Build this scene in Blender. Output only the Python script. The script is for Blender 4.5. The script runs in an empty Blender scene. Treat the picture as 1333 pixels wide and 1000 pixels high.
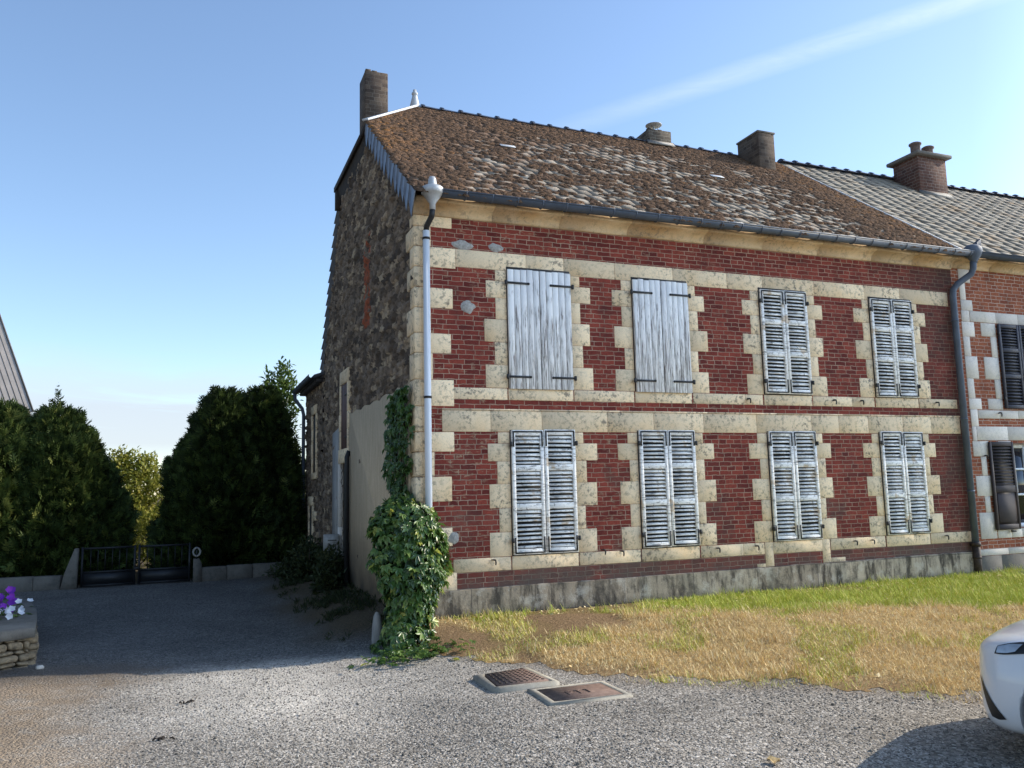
import bpy, math, random
import numpy as np
from mathutils import Vector, Matrix
from mathutils.kdtree import KDTree

rng = np.random.default_rng(7)
random.seed(7)
scene = bpy.context.scene
COL = scene.collection
PI = math.pi

# ------------------------------------------------------------------ noise
def _hash(ix, iy, seed):
    n = (ix.astype(np.int64) * 374761393 + iy.astype(np.int64) * 668265263 + seed * 1442695041) & 0x7fffffff
    n = ((n ^ (n >> 13)) * 1274126177) & 0x7fffffff
    n = n ^ (n >> 16)
    return (n & 0xffff) / 65535.0

def vnoise(x, y, sc=1.0, seed=0):
    x = np.asarray(x, float) * sc; y = np.asarray(y, float) * sc
    ix = np.floor(x); iy = np.floor(y)
    fx = x - ix; fy = y - iy
    fx = fx * fx * (3 - 2 * fx); fy = fy * fy * (3 - 2 * fy)
    ix = ix.astype(np.int64); iy = iy.astype(np.int64)
    a = _hash(ix, iy, seed); b = _hash(ix + 1, iy, seed)
    c = _hash(ix, iy + 1, seed); d = _hash(ix + 1, iy + 1, seed)
    return (a * (1 - fx) + b * fx) * (1 - fy) + (c * (1 - fx) + d * fx) * fy

def fbm(x, y, sc=1.0, seed=0, o=4):
    r = 0; a = .5; t = 0
    for i in range(o):
        r = r + a * vnoise(x, y, sc * 2 ** i, seed + i * 17); t += a; a *= .5
    return r / t

def sstep(a, b, x):
    t = np.clip((np.asarray(x, float) - a) / (b - a), 0, 1)
    return t * t * (3 - 2 * t)

# ------------------------------------------------------------------ mesh builder
class MB:
    def __init__(s):
        s.V = []; s.F = []; s.T = []; s.n = 0
    def add(s, V, F, tone=0.5):
        V = np.asarray(V, float).reshape(-1, 3)
        if isinstance(F, np.ndarray):
            chunks = [F]
        else:
            d = {}
            for f in F: d.setdefault(len(f), []).append(f)
            chunks = [np.array(v) for v in d.values()]
        for c in chunks:
            s.F.append(c + s.n)
            t = np.asarray(tone, float)
            s.T.append(np.full(len(c), float(t)) if t.ndim == 0 else t[:len(c)])
        s.V.append(V); s.n += len(V)
    def box(s, x0, x1, y0, y1, z0, z1, tone=.5):
        V = [(x0,y0,z0),(x1,y0,z0),(x1,y1,z0),(x0,y1,z0),(x0,y0,z1),(x1,y0,z1),(x1,y1,z1),(x0,y1,z1)]
        s.add(V, [(0,3,2,1),(4,5,6,7),(0,1,5,4),(1,2,6,5),(2,3,7,6),(3,0,4,7)], tone)
    def obox(s, c, ax, ay, az, tone=.5, bev=0.0):
        """box with centre c and half axes; optional chamfer"""
        c, ax, ay, az = [np.asarray(v, float) for v in (c, ax, ay, az)]
        if bev <= 0:
            V = [c + i*ax + j*ay + k*az for k in (-1,1) for j in (-1,1) for i in (-1,1)]
            s.add(V, [(0,2,3,1),(4,5,7,6),(0,1,5,4),(1,3,7,5),(3,2,6,7),(2,0,4,6)], tone)
            return
        L = [np.linalg.norm(v) for v in (ax, ay, az)]
        r = [max(0, 1 - bev / l) for l in L]
        V = []; idx = {}
        for a in range(3):
            for i in (-1,1):
                for j in (-1,1):
                    for k in (-1,1):
                        sc = [i*r[0], j*r[1], k*r[2]]; sc[a] = (i,j,k)[a]
                        idx[(a,i,j,k)] = len(V); V.append(c + sc[0]*ax + sc[1]*ay + sc[2]*az)
        F = []
        for sg in (-1,1):
            q = [idx[(0,sg,-1,-1)], idx[(0,sg,1,-1)], idx[(0,sg,1,1)], idx[(0,sg,-1,1)]]; F.append(q if sg > 0 else q[::-1])
            q = [idx[(1,-1,sg,-1)], idx[(1,1,sg,-1)], idx[(1,1,sg,1)], idx[(1,-1,sg,1)]]; F.append(q if sg < 0 else q[::-1])
            q = [idx[(2,-1,-1,sg)], idx[(2,1,-1,sg)], idx[(2,1,1,sg)], idx[(2,-1,1,sg)]]; F.append(q if sg > 0 else q[::-1])
        for i in (-1,1):
            for j in (-1,1):
                F.append([idx[(0,i,j,-1)], idx[(0,i,j,1)], idx[(1,i,j,1)], idx[(1,i,j,-1)]][::(1 if i*j < 0 else -1)])
                F.append([idx[(1,-1,i,j)], idx[(1,1,i,j)], idx[(2,1,i,j)], idx[(2,-1,i,j)]][::(1 if i*j < 0 else -1)])
                F.append([idx[(0,i,-1,j)], idx[(0,i,1,j)], idx[(2,i,1,j)], idx[(2,i,-1,j)]][::(1 if i*j > 0 else -1)])
        for i in (-1,1):
            for j in (-1,1):
                for k in (-1,1):
                    q = [idx[(0,i,j,k)], idx[(1,i,j,k)], idx[(2,i,j,k)]]; F.append(q if i*j*k > 0 else q[::-1])
        s.add(V, F, tone)
    def tube(s, path, r, n=8, tone=.5, cap=True):
        P = np.asarray(path, float); m = len(P)
        R = np.full(m, r) if np.ndim(r) == 0 else np.asarray(r, float)
        T = np.gradient(P, axis=0); T /= np.linalg.norm(T, axis=1)[:, None] + 1e-12
        ref = np.array([0,0,1.]) if abs(T[0][2]) < .9 else np.array([1.,0,0])
        u = np.cross(T[0], ref); u /= np.linalg.norm(u)
        V = []
        a = np.arange(n) / n * 2 * PI
        for i in range(m):
            u = u - T[i] * (u @ T[i]); u /= np.linalg.norm(u); w = np.cross(T[i], u)
            V.append(P[i] + R[i] * (np.cos(a)[:, None] * u + np.sin(a)[:, None] * w))
        V = np.concatenate(V)
        F = [(i*n+j, i*n+(j+1) % n, (i+1)*n+(j+1) % n, (i+1)*n+j) for i in range(m-1) for j in range(n)]
        if cap: F += [tuple(range(n))[::-1], tuple((m-1)*n + np.arange(n))]
        s.add(V, F, tone)
    def lathe(s, c, prof, n=20, tone=.5, sx=1.0, sy=1.0):
        a = np.arange(n) / n * 2 * PI; V = []
        for r, z in prof:
            V.append(np.stack([c[0] + sx*r*np.cos(a), c[1] + sy*r*np.sin(a), np.full(n, c[2] + z)], 1))
        m = len(prof)
        F = [(i*n+j, i*n+(j+1) % n, (i+1)*n+(j+1) % n, (i+1)*n+j) for i in range(m-1) for j in range(n)]
        F += [tuple(range(n))[::-1], tuple((m-1)*n + np.arange(n))]
        s.add(np.concatenate(V), F, tone)
    def prism(s, poly, axis, a0, a1, tone=.5):
        """extrude 2-D polygon along an axis ('x': poly=(y,z); 'y': (x,z); 'z': (x,y))"""
        n = len(poly)
        def mk(p, a): return {'x': (a, p[0], p[1]), 'y': (p[0], a, p[1]), 'z': (p[0], p[1], a)}[axis]
        V = [mk(p, a0) for p in poly] + [mk(p, a1) for p in poly]
        F = [(i, (i+1) % n, n+(i+1) % n, n+i) for i in range(n)] + [tuple(range(n))[::-1], tuple(range(n, 2*n))]
        s.add(V, F, tone)
    def build(s, name, mat, parent=None, label=None, smooth=False, pattr=None, origin=None, fix=False):
        V = np.concatenate(s.V) if s.V else np.zeros((0,3))
        o3 = np.array(WO.get(parent.name, (0,0,0)) if parent else (origin if origin is not None else (0,0,0)), float)
        V = V - o3
        me = bpy.data.meshes.new(name)
        lt = np.concatenate([np.full(len(f), f.shape[1]) for f in s.F])
        li = np.concatenate([f.ravel() for f in s.F])
        me.vertices.add(len(V)); me.vertices.foreach_set('co', V.ravel().astype(np.float32))
        me.loops.add(len(li)); me.loops.foreach_set('vertex_index', li.astype(np.int32))
        me.polygons.add(len(lt))
        ls = np.concatenate([[0], np.cumsum(lt)[:-1]])
        me.polygons.foreach_set('loop_start', ls.astype(np.int32))
        me.polygons.foreach_set('loop_total', lt.astype(np.int32))
        me.update(calc_edges=True)
        me.validate()
        at = me.attributes.new('tone', 'FLOAT', 'FACE')
        at.data.foreach_set('value', np.concatenate(s.T).astype(np.float32))
        for k, v in (pattr or {}).items():
            a2 = me.attributes.new(k, 'FLOAT', 'POINT'); a2.data.foreach_set('value', np.asarray(v, np.float32))
        if smooth: me.polygons.foreach_set('use_smooth', np.ones(len(lt), bool))
        if fix:
            import bmesh
            bm = bmesh.new(); bm.from_mesh(me); bmesh.ops.recalc_face_normals(bm, faces=bm.faces); bm.to_mesh(me); bm.free()
        me.materials.append(mat)
        o = bpy.data.objects.new(name, me); COL.objects.link(o)
        if parent:
            o.parent = parent
            WO[o.name] = tuple(o3)
        else:
            o.location = tuple(o3); WO[o.name] = tuple(o3)
        if label: o['label'] = label
        return o
WO = {}

def thing(name, label, cat, loc=(0,0,0), group=None):
    o = bpy.data.objects.new(name, None); COL.objects.link(o)
    o.location = loc; o.empty_display_size = .2
    o['label'] = label; o['category'] = cat
    if group: o['group'] = group
    WO[o.name] = tuple(loc)
    return o

def tag(o, label=None, cat=None, group=None, kind=None):
    if label: o['label'] = label
    if cat: o['category'] = cat
    if group: o['group'] = group
    if kind: o['kind'] = kind
    return o

# ------------------------------------------------------------------ materials
class NT:
    def __init__(s, name):
        s.m = bpy.data.materials.new(name); s.m.use_nodes = True
        s.t = s.m.node_tree; s.bsdf = s.t.nodes['Principled BSDF']; s.out = s.t.nodes['Material Output']
    def n(s, typ, **kw):
        nd = s.t.nodes.new(typ)
        for k, v in kw.items(): setattr(nd, k, v)
        return nd
    def link(s, a, b): s.t.links.new(a, b)
    def put(s, sock, v):
        if hasattr(v, 'is_linked') or hasattr(v, 'links'): s.link(v, sock)
        else:
            if sock.type == 'RGBA' and len(v) == 3: v = (*v, 1)
            sock.default_value = v
    def pos(s, scale=(1,1,1), mode='pos'):
        if mode == 'pos': src = s.n('ShaderNodeNewGeometry').outputs['Position']
        else: src = s.n('ShaderNodeTexCoord').outputs['Object']
        mp = s.n('ShaderNodeMapping'); s.link(src, mp.inputs[0]); mp.inputs['Scale'].default_value = scale
        return mp.outputs[0]
    def noise(s, vec, scale, detail=4, rough=.55, dist=0):
        nd = s.n('ShaderNodeTexNoise'); s.link(vec, nd.inputs['Vector'])
        nd.inputs['Scale'].default_value = scale; nd.inputs['Detail'].default_value = detail
        nd.inputs['Roughness'].default_value = rough; nd.inputs['Distortion'].default_value = dist
        return nd.outputs[0]
    def vor(s, vec, scale, feat='F1', out='Distance', rnd=1.0):
        nd = s.n('ShaderNodeTexVoronoi', feature=feat); s.link(vec, nd.inputs['Vector'])
        nd.inputs['Scale'].default_value = scale; nd.inputs['Randomness'].default_value = rnd
        return nd.outputs[out]
    def attr(s, name): return s.n('ShaderNodeAttribute', attribute_name=name).outputs['Fac']
    def ramp(s, fac, stops, interp='LINEAR'):
        nd = s.n('ShaderNodeValToRGB'); cr = nd.color_ramp; cr.interpolation = interp
        while len(cr.elements) < len(stops): cr.elements.new(.5)
        for e, (p, c) in zip(cr.elements, stops):
            e.position = p; e.color = (*c, 1) if len(c) == 3 else c
        s.link(fac, nd.inputs[0]); return nd.outputs[0]
    def rng(s, fac, a, b, c=0., d=1.):
        nd = s.n('ShaderNodeMapRange'); s.link(fac, nd.inputs[0])
        for i, v in enumerate((a, b, c, d)): nd.inputs[1+i].default_value = v
        return nd.outputs[0]
    def mix(s, fac, a, b, mode='MIX'):
        nd = s.n('ShaderNodeMix', data_type='RGBA', blend_type=mode)
        s.put(nd.inputs[0], fac); s.put(nd.inputs[6], a); s.put(nd.inputs[7], b); return nd.outputs[2]
    def math(s, op, a, b=0., clamp=False):
        nd = s.n('ShaderNodeMath', operation=op, use_clamp=clamp); s.put(nd.inputs[0], a); s.put(nd.inputs[1], b); return nd.outputs[0]
    def sep(s, v):
        nd = s.n('ShaderNodeSeparateXYZ'); s.link(v, nd.inputs[0]); return nd.outputs
    def comb(s, x, y, z=0.):
        nd = s.n('ShaderNodeCombineXYZ'); s.put(nd.inputs[0], x); s.put(nd.inputs[1], y); s.put(nd.inputs[2], z); return nd.outputs[0]
    def bump(s, h, strength=.3, dist=.02, prev=None):
        nd = s.n('ShaderNodeBump'); s.link(h, nd.inputs['Height']); nd.inputs['Strength'].default_value = strength
        nd.inputs['Distance'].default_value = dist
        if prev is not None: s.link(prev, nd.inputs['Normal'])
        return nd.outputs[0]
    def fin(s, col, rough=.85, nrm=None, metal=0., spec=None, coat=None):
        s.put(s.bsdf.inputs['Base Color'], col); s.put(s.bsdf.inputs['Roughness'], rough)
        s.put(s.bsdf.inputs['Metallic'], metal)
        if spec is not None: s.bsdf.inputs['Specular IOR Level'].default_value = spec
        if coat: s.bsdf.inputs['Coat Weight'].default_value = coat; s.bsdf.inputs['Coat Roughness'].default_value = .08
        if nrm is not None: s.link(nrm, s.bsdf.inputs['Normal'])
        return s.m

M = {}
def brick_mat(name, c1, c2, mort, bw=.2, rh=.0625, stain=True, cream=0.):
    t = NT(name); p = t.pos(); x, y, z = t.sep(p)[:3]
    v = t.comb(t.math('ADD', x, y), z, 0.)
    wob = t.noise(p, 9, 2); v2n = t.n('ShaderNodeVectorMath', operation='ADD'); t.link(v, v2n.inputs[0])
    ww = t.math('MULTIPLY', t.math('SUBTRACT', wob, .5), .028); t.link(t.comb(ww, ww, 0.), v2n.inputs[1])
    b = t.n('ShaderNodeTexBrick', offset=.37, squash=.62, squash_frequency=3); t.link(v2n.outputs[0], b.inputs['Vector'])
    b.inputs['Color1'].default_value = (0,0,0,1); b.inputs['Color2'].default_value = (1,1,1,1); b.inputs['Mortar'].default_value = (.5,.5,.5,1)
    b.inputs['Scale'].default_value = 1; b.inputs['Brick Width'].default_value = bw; b.inputs['Row Height'].default_value = rh
    b.inputs['Mortar Size'].default_value = .0052; b.inputs['Mortar Smooth'].default_value = .25; b.inputs['Bias'].default_value = 0
    n1 = t.noise(p, 3.2, 5, .6); n2 = t.noise(p, 40, 4, .65); n3 = t.noise(p, 1.1, 4, .6)
    col = t.mix(b.outputs['Color'], c1, c2)
    col = t.mix(t.rng(n2, .3, .75), col, tuple(v * .55 for v in c1), 'MIX') if False else t.mix(t.math('MULTIPLY', t.rng(n2, .45, .75), .6), col, tuple(v * .5 for v in c1))
    col = t.mix(t.math('MULTIPLY', t.rng(n1, .55, .75), .55), col, (.05,.028,.024))
    col = t.mix(t.math('MULTIPLY', t.rng(t.noise(p, 2.3, 4, .65), .52, .68), .45), col, tuple(v * 1.25 for v in c2))
    mcol = t.mix(t.rng(n1, .35, .65), mort, tuple(v * .55 for v in mort))
    mf = t.math('MULTIPLY', b.outputs['Fac'], t.rng(n3, .3, .62, .6, 1.))
    col = t.mix(mf, col, mcol)
    if cream > 0:   # flaking pale lime wash left on the bricks
        sp = t.math('MULTIPLY', t.rng(t.noise(t.pos((1,1,2.4)), 9, 5, .7), .55, .63), t.rng(t.noise(p, 1.3, 3), .44, .58))
        xf = t.rng(x, 0., 5., .8, .2)
        col = t.mix(t.math('MULTIPLY', t.math('MULTIPLY', sp, xf), cream), col, (.42,.32,.20))
        col = t.mix(t.math('MULTIPLY', t.rng(x, 7.2, 9.0), t.rng(n3, .3, .55, .1, .75)), col, (.06,.038,.03))
        col = t.mix(t.math('MULTIPLY', t.math('MULTIPLY', t.rng(z, 2.2, 1.0), t.rng(n3, .5, .64)), .6), col, (.10,.075,.06))
    if stain:
        low = t.math('MULTIPLY', t.rng(z, .70, .35), t.rng(n1, .28, .5))
        col = t.mix(t.math('MULTIPLY', low, .6), col, t.mix(n2, (.06,.05,.04), (.16,.135,.105)))
    h = t.math('ADD', t.math('MULTIPLY', t.math('SUBTRACT', 1., b.outputs['Fac']), .7), t.math('MULTIPLY', n2, .5))
    M[name] = t.fin(col, .9, t.bump(h, .6, .012), spec=.25)
brick_mat('old_brick', (.12,.020,.016), (.28,.054,.034), (.46,.33,.235), cream=.9)
brick_mat('new_brick', (.22,.058,.03), (.36,.115,.055), (.58,.49,.40), stain=False)
brick_mat('chimney_brick', (.07,.055,.042), (.14,.11,.082), (.30,.26,.20), bw=.2, rh=.07, stain=False)
brick_mat('dark_chimney_brick', (.07,.05,.038), (.15,.11,.08), (.22,.18,.145), bw=.2, rh=.07, stain=False)
brick_mat('red_chimney_brick', (.09,.045,.035), (.17,.085,.06), (.36,.29,.24), bw=.2, rh=.07, stain=False)

def stone_mat(name, base, dark, warm, speck=.6):
    t = NT(name); p = t.pos(); z = t.sep(p)[2]; tn = t.attr('tone')
    col = t.mix(tn, tuple(v * .86 for v in base), tuple(min(1, v * 1.1) for v in base))
    col = t.mix(t.math('MULTIPLY', t.rng(t.noise(p, 1.7, 4), .5, .72), .75), col, warm)
    n2 = t.noise(p, 16, 6, .72); n1 = t.noise(p, 2.1, 4, .6); n4 = t.noise(p, 70, 4, .7)
    sp = t.math('MULTIPLY', t.rng(n2, .50, .60), t.rng(n1, .36, .60))
    col = t.mix(t.math('MULTIPLY', sp, speck), col, dark)
    col = t.mix(t.math('MULTIPLY', t.rng(n4, .50, .72), .5), col, tuple(v * .5 for v in base))
    low = t.math('MULTIPLY', t.rng(z, .75, .1), t.rng(n1, .3, .6)); col = t.mix(t.math('MULTIPLY', low, .6), col, tuple(v * .42 for v in base))
    hb = t.math('ADD', t.math('MULTIPLY', n2, .5), n4)
    M[name] = t.fin(col, .92, t.bump(hb, .55, .006), spec=.15)
stone_mat('limestone', (.86,.67,.44), (.15,.13,.105), (.80,.55,.29), .85)
stone_mat('white_limestone', (.74,.67,.59), (.3,.29,.28), (.6,.55,.45), .3)
stone_mat('cornice_stone', (.68,.50,.31), (.2,.16,.12), (.58,.36,.17), .6)
stone_mat('plinth_stone', (.40,.345,.27), (.05,.044,.036), (.10,.085,.062), 1.)
stone_mat('grey_stone', (.20,.18,.155), (.10,.095,.085), (.22,.2,.17), .8)
stone_mat('concrete', (.50,.46,.38), (.2,.18,.15), (.42,.36,.26), .5)

t = NT('plinth_stone'); p = t.pos(); x_, y_, z_ = t.sep(p)[:3]
bk = t.n('ShaderNodeTexBrick', offset=.4); t.link(t.comb(x_, z_, 0.), bk.inputs['Vector']); bk.inputs['Scale'].default_value = 1; bk.inputs['Brick Width'].default_value = 1.05; bk.inputs['Row Height'].default_value = .33
bk.inputs['Mortar Size'].default_value = .006; bk.inputs['Color1'].default_value = (.33,.265,.19,1); bk.inputs['Color2'].default_value = (.50,.415,.31,1); bk.inputs['Mortar'].default_value = (.16,.135,.11,1)
st1 = t.noise(t.pos((4,4,.9)), 2.2, 6, .72); st2 = t.noise(p, 3.5, 5, .7); st3 = t.noise(p, 45, 4, .7)
col = t.mix(t.rng(st1, .45, .62), bk.outputs['Color'], (.085,.07,.055))
col = t.mix(t.math('MULTIPLY', t.rng(st2, .52, .66), .75), col, (.06,.052,.043))
col = t.mix(t.math('MULTIPLY', t.rng(st2, .46, .36), .6), col, (.55,.49,.40))
col = t.mix(t.rng(z_, .10, -.02, 0., .6), col, (.05,.045,.035))
M['plinth_stone'] = t.fin(col, .95, t.bump(st3, .6, .012), spec=.15)
t = NT('rubble'); p = t.pos(); tn = t.attr('tone'); mo = t.attr('mort')
col = t.ramp(tn, [(0,(.07,.052,.04)),(.3,(.16,.115,.08)),(.55,(.28,.20,.135)),(.8,(.23,.18,.14)),(.92,(.46,.34,.22)),(.98,(.48,.38,.26)),(1,(.38,.10,.045))])
col = t.mix(t.math('MULTIPLY', t.rng(t.noise(p, 26, 5, .7), .45, .7), .6), col, (.05,.045,.04))
col = t.mix(t.math('MULTIPLY', mo, .8), col, (.085,.066,.05))
M['rubble'] = t.fin(col, .95, t.bump(t.noise(p, 60, 5, .7), .6, .012), spec=.15)

t = NT('lime_render'); p = t.pos(); z = t.sep(p)[2]
s1 = t.noise(t.pos((7,7,1.2)), 2.2, 6, .7); s2 = t.noise(p, 1.2, 4); s3 = t.noise(p, 55, 4, .7)
col = t.mix(t.rng(s1, .3, .7), (.50,.365,.225), (.66,.50,.33))
col = t.mix(t.math('MULTIPLY', t.rng(z, 1.0, 0.), t.rng(s2, .3, .6, .4, 1.)), col, (.12,.10,.085))
col = t.mix(t.math('MULTIPLY', t.rng(s3, .5, .7), .4), col, (.2,.17,.13))
M['lime_render'] = t.fin(col, .95, t.bump(s3, .5, .01), spec=.15)
t = NT('pale_render'); p = t.pos(); s1 = t.noise(t.pos((5,5,1)), 2.5, 5, .7)
M['pale_render'] = t.fin(t.mix(t.rng(s1, .3, .7), (.22,.21,.19), (.42,.40,.37)), .95, t.bump(t.noise(p, 60, 4), .4, .01))

t = NT('mossy_tile'); p = t.pos(); tn = t.attr('tone')
x, y, z = t.sep(p)[:3]
col = t.ramp(tn, [(0,(.14,.12,.10)),(.5,(.29,.25,.205)),(.85,(.42,.375,.315)),(1,(.62,.59,.54))])
n1 = t.noise(p, 2.0, 5, .65); n2 = t.noise(p, 24, 5, .7)
mm = t.math('ADD', t.math('MULTIPLY', n1, .55), t.math('MULTIPLY', n2, .55))
edge = t.math('MULTIPLY', t.rng(z, 6.2, 8.3), .13)
edge2 = t.math('MULTIPLY', t.rng(t.math('ADD', x, t.math('MULTIPLY', z, -.35)), .9, -2.2), .16)
mm = t.math('ADD', t.math('ADD', mm, edge), edge2)
col = t.mix(t.rng(mm, .58, .70), col, t.mix(t.rng(n2, .35, .7), (.11,.076,.056), (.22,.135,.09)))
col = t.mix(t.math('MULTIPLY', t.rng(t.noise(p, 7, 4), .55, .7), .6), col, (.13,.10,.075))
M['mossy_tile'] = t.fin(col, .95, t.bump(n2, .7, .02), spec=.15)
t = NT('moss'); p = t.pos(); tn = t.attr('tone')
col = t.ramp(tn, [(0,(.075,.052,.040)),(.45,(.175,.115,.082)),(.8,(.27,.15,.085)),(1,(.42,.19,.06))])
M['moss'] = t.fin(t.mix(t.rng(t.noise(p, 45, 3), .35, .7), col, (.07,.04,.02)), 1., t.bump(t.noise(p, 60, 4), .8, .02), spec=.05)
t = NT('pale_tile'); p = t.pos(); tn = t.attr('tone')
col = t.ramp(tn, [(0,(.16,.14,.115)),(.5,(.255,.228,.19)),(1,(.34,.305,.255))])
n2 = t.noise(p, 13, 5, .7)
col = t.mix(t.math('MULTIPLY', t.rng(n2, .45, .65), .5), col, (.17,.145,.115))
col = t.mix(t.math('MULTIPLY', t.rng(t.noise(p, 1.6, 4), .56, .68), .5), col, (.26,.16,.08))
M['pale_tile'] = t.fin(col, .92, t.bump(n2, .5, .015), spec=.2)

def simple(name, col, rough=.5, metal=0., var=.25, sc=14, bump=.0, spec=None, coat=None, mode='pos'):
    t = NT(name); p = t.pos(mode=mode); n = t.noise(p, sc, 5, .65)
    c = t.mix(t.rng(n, .3, .7), tuple(v * (1 - var) for v in col), tuple(min(1, v * (1 + var)) for v in col))
    M[name] = t.fin(c, rough, t.bump(n, bump, .01) if bump else None, metal, spec, coat)
simple('zinc', (.085,.105,.14), .65, .0, .2, 5)
simple('slate', (.17,.185,.215), .42, .0, .3, 9)
simple('dark_slate', (.045,.045,.05), .6, .0, .3, 9)
simple('ridge_tile', (.07,.08,.11), .4, .0, .35, 6)
simple('white_pipe', (.66,.68,.72), .4, .0, .04, 3)
simple('pale_zinc', (.45,.46,.47), .5, .1, .2, 12)
simple('white_flashing', (.62,.62,.62), .5, .1, .15, 6)
simple('iron', (.022,.021,.022), .6, .2, .4, 40, .2)
simple('rusty_iron', (.05,.035,.028), .7, .3, .5, 20, .3)
simple('dark_shutter', (.028,.028,.042), .65, 0, .2, 8)
simple('brown_shutter', (.030,.020,.022), .7, 0, .2, 8)
simple('old_brown_wood', (.11,.06,.05), .7, 0, .3, 18, .2)
simple('shade_black', (.012,.011,.010), .9, 0, .3, 18)
simple('dark_wood', (.05,.045,.042), .8, 0, .3, 18, .2)
simple('beige_door', (.34,.29,.2), .6, 0, .15, 9)
simple('white_paint', (.75,.76,.78), .45, 0, .05, 9)
simple('gate_metal', (.014,.015,.018), .5, .2, .3, 12)
simple('grey_panel', (.18,.16,.145), .8, 0, .2, 9)
simple('soffit', (.035,.028,.024), .9, 0, .4, 9, .3)
simple('cement', (.34,.32,.29), .95, 0, .35, 30, .5)
simple('terracotta', (.17,.12,.1), .9, 0, .4, 18, .3)
simple('bark', (.09,.065,.045), .95, 0, .4, 20, .6)
simple('mail_metal', (.33,.32,.30), .55, .2, .2, 20)
simple('mail_dark', (.08,.075,.06), .6, .1, .2, 20)
simple('curtain', (.6,.58,.56), .9, 0, .1, 6)
simple('tyre', (.02,.02,.021), .85, 0, .2, 40)
simple('black_plastic', (.012,.012,.013), .45, 0, .2, 40)
simple('rim_metal', (.35,.36,.38), .3, .8, .1, 10)
simple('car_glass', (.015,.018,.022), .06, 0, .1, 2, spec=.8)
simple('lamp_glass', (.42,.46,.5), .08, .35, .25, 9, spec=.8, coat=.6)
simple('lamp_red', (.28,.02,.02), .2, 0, .1, 9)
simple('grey_cladding', (.30,.265,.235), .55, 0, .12, 3)
simple('seam', (.12,.105,.095), .6, 0, .2, 8)
simple('dark_wall', (.06,.055,.055), .8, 0, .3, 8)
simple('shed_wall', (.055,.055,.058), .8, 0, .3, 8)
simple('old_leaf', (.52,.37,.17), .8, 0, .35, 60)
simple('twig', (.03,.022,.016), .9, 0, .4, 60)
t = NT('window_glass'); t.bsdf.inputs['Base Color'].default_value = (.012,.014,.02,1); M['window_glass'] = t.fin(t.mix(t.noise(t.pos(), 2, 2), (.01,.012,.018), (.02,.024,.034)), .05, None, 0, .7)
t = NT('car_paint'); M['car_paint'] = t.fin(t.mix(t.noise(t.pos(mode='obj'), 3, 2), (.79,.8,.82), (.83,.83,.84)), .28, None, 0, .5, .8)

# weathered white shutter boards
t = NT('weathered_boards'); p = t.pos(); z = t.sep(p)[2]; tn = t.attr('tone')
g = t.noise(t.pos((26,26,1.5)), 2.4, 6, .7, .4); big = t.noise(t.pos((3,3,1.1)), 2.4, 4, .6)
col = t.mix(tn, (.74,.72,.70), (.88,.86,.83))
wear = t.math('MULTIPLY', t.rng(g, .47, .60), t.rng(t.math('ADD', big, t.math('MULTIPLY', t.rng(z, 4.3, 3.1), .27)), .54, .68, .10, 1.))
col = t.mix(wear, col, t.mix(t.rng(g, .55, .75), (.25,.22,.2), (.10,.085,.08)))
col = t.mix(t.math('MULTIPLY', t.rng(t.noise(p, 3, 4), .5, .75), .35), col, (.42,.42,.45))
M['weathered_boards'] = t.fin(col, .7, t.bump(g, .35, .006), spec=.3)
t = NT('flaking_white'); p = t.pos(); tn = t.attr('tone')
g = t.noise(t.pos((1,1,1)), 22, 6, .75); g2 = t.noise(t.pos((1,1,6)), 7, 5, .7)
col = t.mix(tn, (.74,.71,.66), (.88,.85,.80))
col = t.mix(t.rng(g, .56, .64, 0., .85), col, (.17,.15,.13))
col = t.mix(t.rng(g2, .52, .66, 0., .8), col, (.12,.11,.10))
col = t.mix(t.math('MULTIPLY', t.rng(t.noise(p, 5, 3), .62, .68), .6), col, (.5,.33,.16))
M['flaking_white'] = t.fin(col, .7, t.bump(g, .4, .004), spec=.3)

# ground
t = NT('gravel'); p = t.pos(); di = t.attr('dirt'); pa = t.attr('pale'); so = t.attr('soil')
v1c = t.vor(p, 42, 'F1', 'Color'); v1 = t.vor(p, 42); v2c = t.vor(p, 88, 'F1', 'Color'); v2 = t.vor(p, 88)
r1 = t.sep(v1c)[0]; r2 = t.sep(v2c)[1]
n1 = t.noise(p, 1.6, 5, .6); n3 = t.noise(p, 9, 5, .7)
sel = t.rng(n3, .45, .55)
val = t.n('ShaderNodeMix', data_type='FLOAT'); t.link(sel, val.inputs[0]); t.link(r2, val.inputs[2]); t.link(r1, val.inputs[3]); val = val.outputs[0]
col = t.ramp(val, [(0,(.06,.055,.048)),(.35,(.225,.203,.174)),(.7,(.385,.35,.30)),(.93,(.56,.515,.45)),(1,(.76,.71,.64))])
sand = t.ramp(t.noise(p, 120, 4, .7), [(0.3,(.24,.205,.16)),(.6,(.42,.37,.30)),(.8,(.56,.50,.42))])
col = t.mix(t.math('MULTIPLY', t.rng(n3, .48, .66), .45), col, sand)
col = t.mix(t.math('MULTIPLY', pa, .85), col, t.mix(t.rng(val, 0, 1), (.42,.385,.33), (.80,.74,.65)))
brown = t.ramp(t.noise(p, 70, 5, .75), [(.3,(.085,.064,.046)),(.5,(.27,.21,.15)),(.68,(.45,.345,.235)),(.8,(.60,.43,.25))])
col = t.mix(t.math('MULTIPLY', di, t.rng(t.noise(p, 6, 4, .7), .3, .55, .35, 1.)), col, brown)
soil = t.ramp(t.noise(p, 40, 5, .75), [(.3,(.035,.027,.018)),(.5,(.10,.075,.045)),(.75,(.2,.145,.08))])
col = t.mix(t.math('MULTIPLY', t.attr('yard_shade'), .62), col, t.mix(r2, (.018,.019,.022), (.085,.085,.09)))  # house shade painted into the gravel colour over the shadowed yard
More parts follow.
